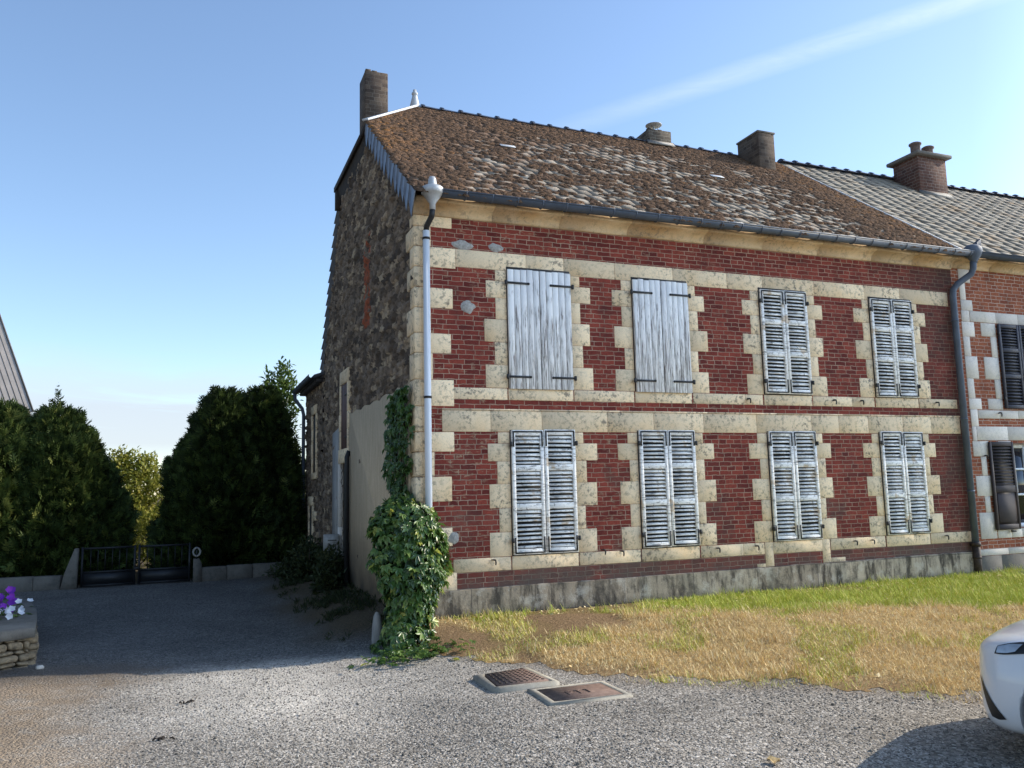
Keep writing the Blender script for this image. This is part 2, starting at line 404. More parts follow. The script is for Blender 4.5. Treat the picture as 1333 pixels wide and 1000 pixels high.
pat = t.rng(t.noise(p, .8, 5, .65), .3, .7, .72, 1.16); col = t.mix(1., col, t.comb(pat, pat, pat), 'MULTIPLY')
col = t.mix(so, col, soil)
h = t.math('ADD', t.math('SUBTRACT', 1., v1), t.math('MULTIPLY', t.math('SUBTRACT', 1., v2), .5))
M['gravel'] = t.fin(col, .93, t.bump(h, .9, .012), spec=.2)
t = NT('stone_chip'); tn = t.attr('tone')
M['stone_chip'] = t.fin(t.ramp(tn, [(0,(.06,.055,.049)),(.4,(.22,.20,.172)),(.75,(.39,.357,.31)),(.95,(.60,.555,.49)),(1,(.80,.75,.68))]), .9, spec=.25)
t = NT('turf'); p = t.pos(); gr = t.attr('green'); ba = t.attr('bare')
n2 = t.noise(p, 34, 5, .75); n3 = t.noise(p, 2.2, 4, .6)
dry = t.ramp(n2, [(.3,(.20,.13,.06)),(.5,(.50,.35,.155)),(.75,(.72,.53,.26))])
grn = t.ramp(n2, [(.3,(.12,.13,.02)),(.55,(.30,.31,.045)),(.8,(.46,.45,.09))])
col = t.mix(t.rng(t.math('ADD', gr, t.math('MULTIPLY', t.math('SUBTRACT', n3, .5), .6)), .35, .65), dry, grn)
col = t.mix(t.math('MULTIPLY', ba, .85), col, t.ramp(n2, [(.3,(.10,.062,.036)),(.55,(.26,.165,.095)),(.75,(.42,.29,.17))]))
M['turf'] = t.fin(col, .95, t.bump(n2, .9, .03), spec=.1)
t = NT('grass_blade'); tn = t.attr('tone')
col = t.ramp(tn, [(0,(.38,.25,.11)),(.2,(.74,.54,.26)),(.42,(.95,.76,.42)),(.55,(.80,.69,.22)),(.72,(.56,.57,.09)),(1,(.34,.44,.06))])
M['grass_blade'] = t.fin(col, .8, spec=.2)
def leaf_mat(name, stops, rough=.5, spec=.4, trans=.25):
    t = NT(name); tn = t.attr('tone'); col = t.ramp(tn, stops)
    t.fin(col, rough, spec=spec)
    tr = t.n('ShaderNodeBsdfTranslucent'); t.link(col, tr.inputs[0]); mx = t.n('ShaderNodeMixShader'); mx.inputs[0].default_value = trans
    t.link(t.bsdf.outputs[0], mx.inputs[1]); t.link(tr.outputs[0], mx.inputs[2]); t.link(mx.outputs[0], t.out.inputs[0])
    M[name] = t.m
leaf_mat('creeper_leaf', [(0,(.025,.055,.014)),(.5,(.095,.18,.04)),(.85,(.22,.31,.08)),(1,(.50,.50,.10))], .33, .6, .35)
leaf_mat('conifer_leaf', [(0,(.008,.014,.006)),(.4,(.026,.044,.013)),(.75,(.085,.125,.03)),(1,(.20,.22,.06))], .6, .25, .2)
leaf_mat('laurel_leaf', [(0,(.03,.06,.015)),(.6,(.09,.15,.03)),(1,(.2,.28,.06))], .45, .4, .3)
leaf_mat('bush_leaf', [(0,(.10,.14,.02)),(.5,(.28,.29,.05)),(1,(.50,.44,.10))], .6, .3, .4)
leaf_mat('weed_leaf', [(0,(.015,.025,.01)),(.6,(.045,.06,.02)),(1,(.10,.10,.035))], .6, .3, .25)
leaf_mat('petal', [(0,(.16,.03,.38)),(.45,(.30,.06,.55)),(.65,(.42,.07,.5)),(.72,(.8,.78,.85)),(1,(.85,.85,.88))], .6, .2, .35)
simple('planter_rubble', (.21,.155,.095), .95, 0, .6, 14, .9)
# rusty manhole plate with chequer studs
t = NT('rusty_plate'); p = t.pos(); ch = t.vor(p, 55, 'F1', 'Distance', .15); n = t.noise(p, 14, 5, .7)
M['rusty_plate'] = t.fin(t.mix(t.rng(n, .3, .7), (.115,.07,.055), (.235,.155,.12)), .8, t.bump(t.rng(ch, .2, .5, 1., 0.), .5, .006), .1)

# ================================================================== CAMERA
yaw, pitch, roll = 0.376997, 0.127467, -0.023127
cy_, sy_ = math.cos(yaw), math.sin(yaw)
FW = np.array([sy_*math.cos(pitch), cy_*math.cos(pitch), math.sin(pitch)])
R0 = np.array([cy_, -sy_, 0]); U0 = np.cross(R0, FW)
RT = math.cos(roll)*R0 + math.sin(roll)*U0; UP = -math.sin(roll)*R0 + math.cos(roll)*U0
CAM = np.array([-2.600343, -9.686804, 1.495])
cd = bpy.data.cameras.new('camera'); cam = bpy.data.objects.new('camera', cd); COL.objects.link(cam)
cd.sensor_width = 36; cd.lens = 1070/1333*36; cd.clip_start = .05; cd.clip_end = 9000
Mx = Matrix(((RT[0], UP[0], -FW[0], CAM[0]), (RT[1], UP[1], -FW[1], CAM[1]), (RT[2], UP[2], -FW[2], CAM[2]), (0,0,0,1)))
cam.matrix_world = Mx; scene.camera = cam

# ================================================================== LIGHT AND SKY
SUN_EL = math.radians(31); SUN_AZ = math.radians(92.5)      # clockwise from +Y: the sun stands out along the facade
sd = np.array([math.sin(SUN_AZ)*math.cos(SUN_EL), math.cos(SUN_AZ)*math.cos(SUN_EL), math.sin(SUN_EL)])
sl = bpy.data.lights.new('sun', 'SUN'); sl.energy = 5.0; sl.angle = math.radians(.53); sl.color = (1, .90, .74)
so_ = bpy.data.objects.new('sun', sl); COL.objects.link(so_)
so_.rotation_euler = Vector(sd).to_track_quat('Z', 'Y').to_euler(); so_.location = (30, -5, 25)
w = bpy.data.worlds.new('World'); scene.world = w; w.use_nodes = True
wt = w.node_tree; bg = wt.nodes['Background']
class WN(NT):
    def __init__(s): s.t = wt
wn = WN()
sky = wn.n('ShaderNodeTexSky', sky_type='NISHITA'); sky.sun_disc = False
sky.sun_elevation = SUN_EL; sky.sun_rotation = SUN_AZ; sky.air_density = 1.0; sky.dust_density = .45; sky.ozone_density = 2.2; sky.altitude = 100
dirv = wn.n('ShaderNodeTexCoord').outputs['Generated']
dx, dy, dz = wn.sep(dirv)[:3]
# thin cirrus low over the lane, and one soft pale streak
mp = wn.n('ShaderNodeMapping'); wt.links.new(dirv, mp.inputs[0]); mp.inputs['Scale'].default_value = (2.2, 2.2, 13)
cn = wn.noise(mp.outputs[0], 1.6, 6, .6, .6)
band = wn.math('MULTIPLY', wn.rng(dz, .02, .06), wn.rng(dz, .17, .10))
side = wn.rng(dx, .50, .05)
cm = wn.math('MULTIPLY', wn.math('MULTIPLY', band, side), wn.rng(cn, .34, .54))
d1 = np.array([.5158, 1, .5179]); d2 = np.array([1.3167, 1, .8749]); d1 /= np.linalg.norm(d1); d2 /= np.linalg.norm(d2)
tn_ = np.cross(d1, d2); tn_ /= np.linalg.norm(tn_); tm = (d1 + d2); tm /= np.linalg.norm(tm)
def wdot(v):
    nd = wn.n('ShaderNodeVectorMath', operation='DOT_PRODUCT'); wt.links.new(dirv, nd.inputs[0]); nd.inputs[1].default_value = tuple(v); return nd.outputs['Value']
dist = wn.math('ABSOLUTE', wdot(tn_)); along = wdot(d2)
tr = wn.math('MULTIPLY', wn.rng(dist, .015, .002), wn.rng(along, .86, 1.0))
tr = wn.math('MULTIPLY', tr, wn.rng(cn, .1, .7, .7, 1.))
cm = wn.math('MULTIPLY', cm, .8)
sky_fill = wn.rng(wdot((.82, -.57, 0)), .28, .80, .81, 1.75)  # added fill: sky brightened sunward and behind the camera for the facade
sky_fill = wn.math('MULTIPLY', sky_fill, wn.math('MULTIPLY', wn.rng(dx, -.85, -.30, .62, 1.), wn.rng(dz, .96, .60, .42, 1.)))  # sky dimmed overhead and far left, shaped to deepen the shade
skyc = wn.mix(1., sky.outputs[0], wn.comb(wn.math('MULTIPLY', sky_fill, .99), wn.math('MULTIPLY', sky_fill, .99), wn.math('MULTIPLY', sky_fill, .99)), 'MULTIPLY')
skyc = wn.mix(cm, skyc, (2.35, 2.55, 2.85))
skyc = wn.mix(wn.math('MULTIPLY', wn.math('MULTIPLY', tr, wn.rng(wn.noise(mp.outputs[0], 5, 5, .65, .8), .3, .65, .45, 1.)), .27), skyc, (4.4, 4.6, 4.8))
wt.links.new(skyc, bg.inputs[0]); bg.inputs[1].default_value = .31
scene.view_settings.view_transform = 'Standard'; scene.view_settings.look = 'None'; scene.view_settings.exposure = 0
scene.cycles.max_bounces = 6; scene.cycles.diffuse_bounces = 4

# ================================================================== GROUND
YBX = [-.45, -.19, .02, .36, .7, .84, 1.09, 1.6, 2.21, 2.67, 3.3, 6, 14]
YBY = [-.2, -.5, -.97, -1.47, -1.86, -2.29, -2.75, -3.22, -3.5, -4.0, -4.55, -5.3, -6.2]
def yb(x): return np.interp(x, YBX, YBY)
def gz(x, y):
    x = np.asarray(x, float); y = np.asarray(y, float)
    z = -.285 + .09*sstep(3, 8.5, y) + .05*sstep(-1.4, .2, x)*sstep(-6, -3.4, y)
    z = z + .05*sstep(-3.3, -4.2, x)*sstep(-3, -.5, y)*sstep(3, 1, y)
    a = np.clip((y - yb(x)) / (np.minimum(-.06 - yb(x), 2.6)), 0, 1); a = a*(.45+.55*a)*sstep(-.55, -.02, x)*sstep(60, 20, x)
    a = np.where(y > 0, sstep(-.5, -.02, x), a)
    z = z + (0 - z)*a
    b = sstep(-1.4, -.15, x)*sstep(-.2, 1.0, y)*sstep(40, 14, y)
    z = np.where(y > -.2, np.maximum(z, z + (-.07 - z)*b), z)
    return z + (vnoise(x, y, .9, 3) - .5)*.03*sstep(60, 20, np.abs(y))
def grid(xs, ys, zf, keep=None):
    X, Y = np.meshgrid(xs, ys); Z = zf(X, Y); nx, ny = len(xs), len(ys)
    V = np.stack([X.ravel(), Y.ravel(), Z.ravel()], 1)
    i, j = np.meshgrid(np.arange(nx-1), np.arange(ny-1)); i = i.ravel(); j = j.ravel()
    F = np.stack([j*nx+i, j*nx+i+1, (j+1)*nx+i+1, (j+1)*nx+i], 1)
    if keep is not None:
        C = V[F].mean(1); F = F[keep(C[:,0], C[:,1])]
        u, inv = np.unique(F.ravel(), return_inverse=True); V = V[u]; F = inv.reshape(-1, 4)
    return V, F
far = np.array([14, 18, 25, 40, 70, 130, 300, 800, 2500, 6000])
xs = np.concatenate([-far[::-1], np.arange(-9, 13, .1), far]); ys = np.concatenate([-far[::-1], np.arange(-11, 13, .1), far])
V, F = grid(xs, ys, gz)
g = MB(); g.add(V, F)
x, y = V[:,0], V[:,1]
lx = np.array([-4.3, -3.37, -3.1, -3.43, -3.0])
dirt = sstep(-2.8, -3.9, x + 1.1*(fbm(x, y, .9, 5) - .5)*2)*sstep(.7, .0, y) + .8*sstep(.62, .75, fbm(x, y, 1.2, 9))*sstep(-2, -3.2, x)*sstep(1, 0, y)
dirt = dirt + .9*np.exp(-((y - .25 - .12*np.sin(x*3))/.22)**2)*sstep(-2.6, -3.4, x)
dirt = dirt + .55*sstep(.5, .7, fbm(x, y, .8, 21))*sstep(-4.2, -5.0, y)*sstep(.5, -2, x)
dirt = dirt + .75*sstep(.55, .0, np.abs(y - yb(x)))*sstep(-.4, .2, x)*fbm(x, y, 2.5, 31)*1.2
pale = 1.25*np.exp(-((x+1.9)/.95)**2)*sstep(-3.9, -1.6, y)*sstep(.2, -.6, y) + .45*np.exp(-((x+.3)/.7)**2)*sstep(-4, -2.2, y)*sstep(-.4, -1.2, y)
pale = np.clip(pale*(.55 + .8*fbm(x, y, 1.5, 12)), 0, 1)
soil = sstep(-1.5, -.75, x + .7*(fbm(x, y, 1.3, 40)-.5))*sstep(.05, .8, y) + sstep(8.2, 8.9, y)
ground = g.build('ground', M['gravel'], pattr=dict(yard_shade=sstep(-.75, .25, y + .5*(fbm(x, y, .9, 63)-.5))*sstep(12, 9, y), dirt=np.clip(dirt, 0, 1), pale=pale, soil=np.clip(soil, 0, 1)), smooth=True)  # yard darkened where the house shadow lies; pale gravel kept to the lit side
tag(ground, 'grey gravel yard with pale tyre tracks and brown dirt at its edges', kind='structure')

def lawn_in(x, y, ragged=.5): return y > yb(x) + ragged*(fbm(x, y, 1.8, 77) - .5)*1.3 + .35*(vnoise(x, y, 7, 5) - .5)
V, F = grid(np.arange(-.45, 13.5, .07), np.arange(-6.8, .01, .07), lambda a, b: gz(a, b) + .004, lambda a, b: lawn_in(a, b) & (a > -.3))
def greenness(x, y):
    yl = np.interp(x, [0, 2, 4, 6.6, 8, 12], [.3, -.75, -1.5, -2.7, -3.1, -3.6])
    gr = sstep(yl - .5, yl + .6, y + 1.1*(fbm(x, y, 1.3, 50, 5)-.5)*2)
    return np.clip(gr*.95 + .45*sstep(.52, .66, fbm(x, y, 1.4, 61)), 0, 1)
def bare(x, y): return (sstep(.44, .56, fbm(x, y, 1.2, 88))*sstep(-1.9, -1.0, y)*sstep(4.6, 2.2, x) + sstep(.60, .68, fbm(x, y, 1.6, 14))*.8*sstep(-.9, -.4, y)
                         + .75*sstep(.5, .6, fbm(x, y, 2.2, 41))*sstep(.8, .2, y - yb(x)))
g = MB(); g.add(V, F)
lawn = g.build('lawn', M['turf'], pattr=dict(green=greenness(V[:,0], V[:,1]), bare=np.clip(bare(V[:,0], V[:,1]), 0, 1)), smooth=True)
tag(lawn, 'sun-dried strip of lawn below the brick facade', kind='structure')
NB = 300000
bx_ = rng.uniform(-.3, 11.5, NB); by_ = rng.uniform(-6.2, -.03, NB)
edge_d = by_ - yb(bx_); k = (lawn_in(bx_, by_) | (rng.random(NB) < .25*sstep(-.45, 0, edge_d)*(edge_d < .3))) & (rng.random(NB) > bare(bx_, by_)) & (rng.random(NB) < np.clip(7.5/np.hypot(bx_-CAM[0], by_-CAM[1]), .5, 1))
bx_, by_ = bx_[k], by_[k]; n = len(bx_)
gr = greenness(bx_, by_); hgt = rng.uniform(.014, .042, n)*(1 + .4*gr)*(.6 + .9*fbm(bx_, by_, 2.5, 6)); az = rng.uniform(0, 2*PI, n); ln = rng.uniform(.2, 1.3, n)
wd = rng.uniform(.0022, .0045, n); bz = gz(bx_, by_) + .012
c, s_ = np.cos(az), np.sin(az)
b0 = np.stack([bx_ - s_*wd, by_ + c*wd, bz], 1); b1 = np.stack([bx_ + s_*wd, by_ - c*wd, bz], 1)
tp = np.stack([bx_ + c*ln*hgt, by_ + s_*ln*hgt, bz + hgt], 1)
V = np.stack([b0, b1, tp], 1).reshape(-1, 3); F = np.arange(3*n).reshape(-1, 3)
hgt = hgt*(1 + 1.3*sstep(.62, .75, vnoise(bx_, by_, 5, 19))*(rng.random(n) < .6))
tp = np.stack([bx_ + c*ln*hgt, by_ + s_*ln*hgt, bz + hgt], 1); V = np.stack([b0, b1, tp], 1).reshape(-1, 3)
tone = np.clip(np.where(rng.random(n) < gr, rng.uniform(.55, .98, n), rng.beta(2, 2, n)*.55), 0, 1)
g = MB(); g.add(V, F, tone)
nl = 420; lx_ = rng.uniform(.6, 10.5, nl); ly_ = -.05 - np.abs(rng.normal(0, .35, nl)); ly_[::4] = rng.uniform(-4, -.3, len(ly_[::4])); kk = lawn_in(lx_, ly_); lx_, ly_ = lx_[kk], ly_[kk]; nl = len(lx_)
L3 = rng.uniform(.012, .030, nl); az = rng.uniform(0, 2*PI, nl); cc = np.stack([lx_, ly_, gz(lx_, ly_) + .02], 1); e1 = np.stack([np.cos(az), np.sin(az), rng.normal(0, .3, nl)], 1)*L3[:, None]; e2 = np.stack([-np.sin(az), np.cos(az), rng.normal(0, .3, nl)], 1)*L3[:, None]*.6
V4 = np.stack([cc-e1, cc-e2, cc+e1+[0, 0, .006], cc+e2], 1).reshape(-1, 3); g.add(V4, np.arange(4*nl).reshape(-1, 4), rng.choice([.05, .2, .4, .42], nl))
o = g.build('grass', M['grass_blade'])
tag(o, 'short dry and green grass growing on the lawn', 'grass', kind='stuff')

# loose stone chippings lying on the yard
NS = 70000
d = rng.uniform(2.3, 10.5, NS)**1.0; a = rng.uniform(-.36, 1.02, NS)
sx_, sy2 = CAM[0] + d*np.sin(a), CAM[1] + d*np.cos(a)
k = ~lawn_in(sx_, sy2 + .12) & ~((sx_ > -.6) & (sy2 > -.4)) & (sx_ > -7) & ~((sx_ > .1) & (sx_ < .95) & (sy2 > -3.55) & (sy2 < -1.95)) & ~((sx_ < -3.95) & (sy2 > .3))
sx_, sy2 = sx_[k], sy2[k]
dm = sstep(-2.8, -3.9, sx_ + 1.1*(fbm(sx_, sy2, .9, 5)-.5)*2)
k = rng.random(len(sx_)) > .75*dm + .8*sstep(-.1, .8, sy2) + .55*sstep(.5, .62, fbm(sx_, sy2, .8, 21)); sx_, sy2 = sx_[k], sy2[k]; n = len(sx_)
sz = rng.uniform(.003, .0095, n)*np.where(rng.random(n) < .02, 1.8, 1)
O8 = np.array([(1,0,0),(0,1,0),(-1,0,0),(0,-1,0),(0,0,1),(0,0,-1)], float)
T8 = np.array([(0,1,4),(1,2,4),(2,3,4),(3,0,4),(1,0,5),(2,1,5),(3,2,5),(0,3,5)])
V = O8[None]*sz[:, None, None]*rng.uniform(.55, 1.5, (n, 6, 1))*np.array([1, 1, .75])
az = rng.uniform(0, 2*PI, n); ca, sa = np.cos(az)[:, None], np.sin(az)[:, None]
V = np.stack([V[..., 0]*ca - V[..., 1]*sa, V[..., 0]*sa + V[..., 1]*ca, V[..., 2]], 2)
V += np.stack([sx_, sy2, gz(sx_, sy2) + sz*.25], 1)[:, None, :]
F = (T8[None] + 6*np.arange(n)[:, None, None]).reshape(-1, 3)
g = MB(); g.add(V.reshape(-1, 3), F, np.repeat(np.clip(rng.beta(2, 2.4, n), 0, 1), 8))
tag(g.build('loose_gravel', M['stone_chip']), 'loose grey stone chippings scattered over the yard', 'gravel', kind='stuff')

# ================================================================== OLD HOUSE
HL = 9.10      # right end of the old house
house = thing('brick_house', 'old red brick house with cream stone dressings, mossy roof and closed white shutters', 'house', (0, 0, 0))
def brick_wall(name, mat, x0, x1, z0, z1, parent, y0=0., y1=.35, holes=()):
    m = MB()
    xs = sorted({x0, x1, *[h[0] for h in holes], *[h[1] for h in holes]}); zs = sorted({z0, z1, *[h[2] for h in holes], *[h[3] for h in holes]})
    for i in range(len(xs)-1):
        for j in range(len(zs)-1):
            cx, cz = (xs[i]+xs[i+1])/2, (zs[j]+zs[j+1])/2
            if any(h[0] < cx < h[1] and h[2] < cz < h[3] for h in holes): continue
            m.add([(xs[i],y0,zs[j]),(xs[i+1],y0,zs[j]),(xs[i+1],y0,zs[j+1]),(xs[i],y0,zs[j+1])], [(0,1,2,3)])
    for h in holes:
        a, b, c, e = h; yd = y0 + .2
        m.add([(a,y0,c),(b,y0,c),(b,yd,c),(a,yd,c)], [(0,1,2,3)]); m.add([(a,y0,e),(a,yd,e),(b,yd,e),(b,y0,e)], [(0,1,2,3)])
        m.add([(a,y0,c),(a,yd,c),(a,yd,e),(a,y0,e)], [(0,1,2,3)]); m.add([(b,y0,c),(b,y0,e),(b,yd,e),(b,yd,c)], [(0,1,2,3)])
    m.add([(x0,y1,z0),(x1,y1,z0),(x1,y1,z1),(x0,y1,z1)], [(3,2,1,0)])
    m.add([(x0,y0,z1),(x1,y0,z1),(x1,y1,z1),(x0,y1,z1)], [(0,1,2,3)])
    m.add([(x0,y0,z0),(x0,y0,z1),(x0,y1,z1),(x0,y1,z0)], [(0,1,2,3)]); m.add([(x1,y0,z0),(x1,y1,z0),(x1,y1,z1),(x1,y0,z1)], [(0,1,2,3)])
    return m.build(name, M[mat], parent)
brick_wall('front_wall', 'old_brick', 0.0, HL, -.35, 5.1, house)

def block(m, x0, x1, z0, z1, proud=.004, back=.03, bev=.0035):
    j = rng.uniform(-.0015, .0015); e = .0015
    m.obox(((x0+x1)/2, (back-proud-j)/2, (z0+z1)/2), ((x1-x0)/2-e, 0, 0), (0, (back+proud+j)/2, 0), (0, 0, (z1-z0)/2-e), rng.random(), bev)
def course(m, x0, x1, z0, z1, lens=(.5, 1.0), **kw):
    x = x0
    while x < x1 - 1e-4:
        w_ = rng.uniform(*lens); xe = x + w_
        if x1 - xe < .3: xe = x1
        block(m, x, xe, z0, z1, **kw); x = xe
WX = [(1.185, 2.093), (3.03, 3.925), (5.165, 6.03), (7.265, 8.14)]
UZ = (2.775, 4.347); LZ = (.672, 2.222)
HTS = [.143, .223, .283, .298, .295, .298]
for wi, (a, b) in enumerate(WX):
    for (z0, z1), top, lev in ((UZ, 4.31, 'u'), (LZ, 2.214, 'l')):
        for sgn in (0, 1):
            m = MB(); z = top
            for q, hh in enumerate(HTS):
                zl = z - hh*(top - z0)/sum(HTS); nb = .15 if q % 2 == 0 else .30
                ww = nb + rng.uniform(-.022, .028)
                if sgn == 0: block(m, a - ww, a, zl, z)
                else: block(m, b, b + ww, zl, z)
                z = zl
            if wi == 2 and lev == 'l':      # stones of a former doorway run down to the plinth
                if sgn == 0: block(m, a-.15, a-.002, .33, .672); block(m, a-.3, a-.15, .31, .38)
                else: block(m, b+.002, b+.15, .33, .672); block(m, b+.15, b+.42, .33, .40)
            m.build('window_jamb', M['limestone'], house)
def band(name, segs):
    for a, b, z0, z1 in segs:
        m = MB(); course(m, a, b, z0, z1, proud=.0045); m.build(name, M['limestone'], house)
E0 = .0
band('lintel_band', [(.502, 8.98, 4.312, 4.545)])
band('sill_band', [(.44, 1.17, 2.624, 2.772), (2.11, 3.01, 2.624, 2.772), (3.95, 5.14, 2.624, 2.772), (6.05, 7.24, 2.624, 2.772), (8.16, 8.98, 2.624, 2.772)])
band('lintel_band', [(.30, 9.0, 2.217, 2.485)])
band('sill_band', [(.42, 1.17, .507, .67), (2.11, 3.01, .507, .67), (3.95, 5.01, .507, .67), (6.19, 7.24, .507, .67), (8.16, 9.02, .507, .67)])
for a, b in WX:
    for z0, z1 in ((2.622, 2.774), (.505, .672)):
        m = MB(); block(m, a-.004, b+.004, z0, z1, proud=.008); m.build('window_sill', M['limestone'], house)
# string moulding above the lower lintel band
m = MB(); x = .3
while x < 9.0:
    xe = min(x + rng.uniform(.9, 1.4), 9.0); m.prism([(.02, 2.487), (-.012, 2.487), (-.014, 2.497), (-.006, 2.507), (.02, 2.507)], 'x', x+.001, xe-.001, rng.random()); x = xe
m.build('string_moulding', M['limestone'], house)
# quoins at the left corner, facing front and gable
m = MB(); z = 4.945; qi = 0
qz = [4.945, 4.80, 4.545, 4.28, 4.02, 3.76, 3.44, 3.19, 2.86, 2.53, 2.214, 1.97, 1.67, 1.366, 1.055, .83, .52, .3]
for i in range(len(qz)-1):
    z1, z0 = qz[i], qz[i+1]; wide = i % 2 == 0
    fx = (.44 if wide else .17) + rng.uniform(-.03, .03)
    if z1 <= 4.545 and z0 >= 4.27: fx = .50
    gy = (.20 if wide else .36) + rng.uniform(-.03, .03)
    if z0 < 2.9: gy = .24
    p = .007
    m.obox(((fx-p)/2, (.05-p)/2, (z0+z1)/2), ((fx+p)/2, 0, 0), (0, (.05+p)/2, 0), (0, 0, (z1-z0)/2-.0025), rng.random(), .005)
    pg = .045
    m.obox(((.05-pg)/2, (gy-.012+.0)/2+.001, (z0+z1)/2), ((.05+pg)/2, 0, 0), (0, (gy+.012)/2, 0), (0, 0, (z1-z0)/2-.003), rng.random(), .010)
m.build('corner_quoins', M['limestone'], house)
# plinth: one rough, stained course with a few joints
m = MB(); xs_ = np.arange(-.02, HL+.001, .06); zs_ = np.linspace(-.4, .33, 14); X_, Z_ = np.meshgrid(xs_, zs_); Xf, Zf = X_.ravel(), Z_.ravel()
jt = np.min(np.abs(Xf[:, None] - np.array([.95, 2.1, 3.0, 4.45, 5.0, 6.25, 7.6, 8.4])[None]), 1)
Yf = -.045 - .016*(fbm(Xf, Zf, 5, 71)-.5) - .02*(fbm(Xf, Zf, 1.4, 72)-.5) + .018*sstep(.035, 0, jt)
Zt = np.where(Zf > .3, .30 + .045*Xf/9 + .012*(fbm(Xf, Zf*0, 2.5, 73)-.5), Zf*(.92)); nx = len(xs_)
i_, j_ = np.meshgrid(np.arange(nx-1), np.arange(len(zs_)-1)); i_ = i_.ravel(); j_ = j_.ravel()
m.add(np.stack([Xf, Yf, Zt], 1), np.stack([j_*nx+i_, j_*nx+i_+1, (j_+1)*nx+i_+1, (j_+1)*nx+i_], 1), .5)
tr_ = [(len(zs_)-1)*nx + q for q in range(nx)]; TV = np.stack([Xf, Yf, Zt], 1)[tr_]; TB = TV.copy(); TB[:, 1] = .02; TB[:, 2] += .012
m.add(np.concatenate([TV, TB]), [(q, q+1, nx+q+1, nx+q) for q in range(nx-1)], .5)
m.box(-.02, 0.0, -.04, .3, -.4, .28)
m.build('plinth', M['plinth_stone'], house, smooth=True)
# moulded stone cornice
m = MB(); x = -.05
while x < HL:
    xe = x + rng.uniform(.8, 1.25); xe = HL if HL - xe < .4 else xe
    jj = rng.uniform(-.004, .004); pr = [(.05, 4.945), (-.025, 4.945), (-.03, 4.97)]
    pr += [(-.03 - .135*(1-math.cos(t_)) , 4.97 + .105*math.sin(t_)) for t_ in np.linspace(.15, PI/2, 6)] + [(-.185, 5.085), (-.19, 5.13), (.05, 5.13)]
    m.prism([(a_ + jj, b_) for a_, b_ in pr], 'x', x+.002, xe-.002, rng.random()); x = xe
m.build('cornice', M['cornice_stone'], house, fix=True)
# cement repairs on the brickwork
def blob_patch(cx, cz, rx, rz, name='cement_patch'):
    m = MB(); n = 14; an = np.arange(n)/n*2*PI; rr = rng.uniform(.75, 1.15, n)
    V = [(cx, -.011, cz)] + [(cx + rx*rr[i]*.8*math.cos(an[i]), -.009, cz + rz*rr[i]*.8*math.sin(an[i])) for i in range(n)] + [(cx + rx*rr[i]*math.cos(an[i]), .004, cz + rz*rr[i]*math.sin(an[i])) for i in range(n)]
    F = [(0, 1+i, 1+(i+1) % n) for i in range(n)] + [(1+i, n+1+i, n+1+(i+1) % n, 1+(i+1) % n) for i in range(n)]
    m.add(V, [f[::-1] for f in F]); m.build(name, M['cement'], house, fix=True)
for c_ in ((.60, 4.60, .16, .07), (1.04, 4.61, .12, .06), (.66, 3.80, .10, .10), (.42, .93, .08, .08)): blob_patch(*c_)

# --- shutters
def iron_strap(parent, x0, x1, y, z, sgn):
    m = MB(); xm = (x0+x1)/2
    m.obox((xm, y-.006, z), (abs(x1-x0)/2, 0, 0), (0, .006, 0), (0, 0, .014), .5, .003)
    xe = x0 if sgn < 0 else x1
    m.obox((xe, y-.008, z), (.018, 0, 0), (0, .012, 0), (0, 0, .032), .5, .006)
    xt = x1 if sgn < 0 else x0
    m.lathe((xt, y-.004, z), [(0, -.018), (.018, -.01), (.018, .01), (0, .018)], 8)
    return m.build('hinge', M['iron'], parent)
def plank_shutter(x0, x1, z0, z1, left):
    m = MB(); n = 5; ww = (x1-x0)/n
    for i in range(n):
        dz = rng.uniform(-.012, .004)
        m.obox((x0+(i+.5)*ww, -.03+rng.uniform(-.003, .003), (z0+z1)/2+dz/2), (ww/2-.0025, 0, 0), (0, .013, 0), (0, 0, (z1-z0)/2+dz/2), rng.random(), .003)
    for zz in (z0+.2, z1-.25): m.box(x0+.02, x1-.02, -.016, -.002, zz-.05, zz+.05)
    o = m.build('shutter', M['weathered_boards'], house)
    for zz in (z0+.155, z1-.19):
        if left: iron_strap(o, x0-.025, x0+.29, -.044, zz, -1)
        else: iron_strap(o, x1-.29, x1+.025, -.044, zz, 1)
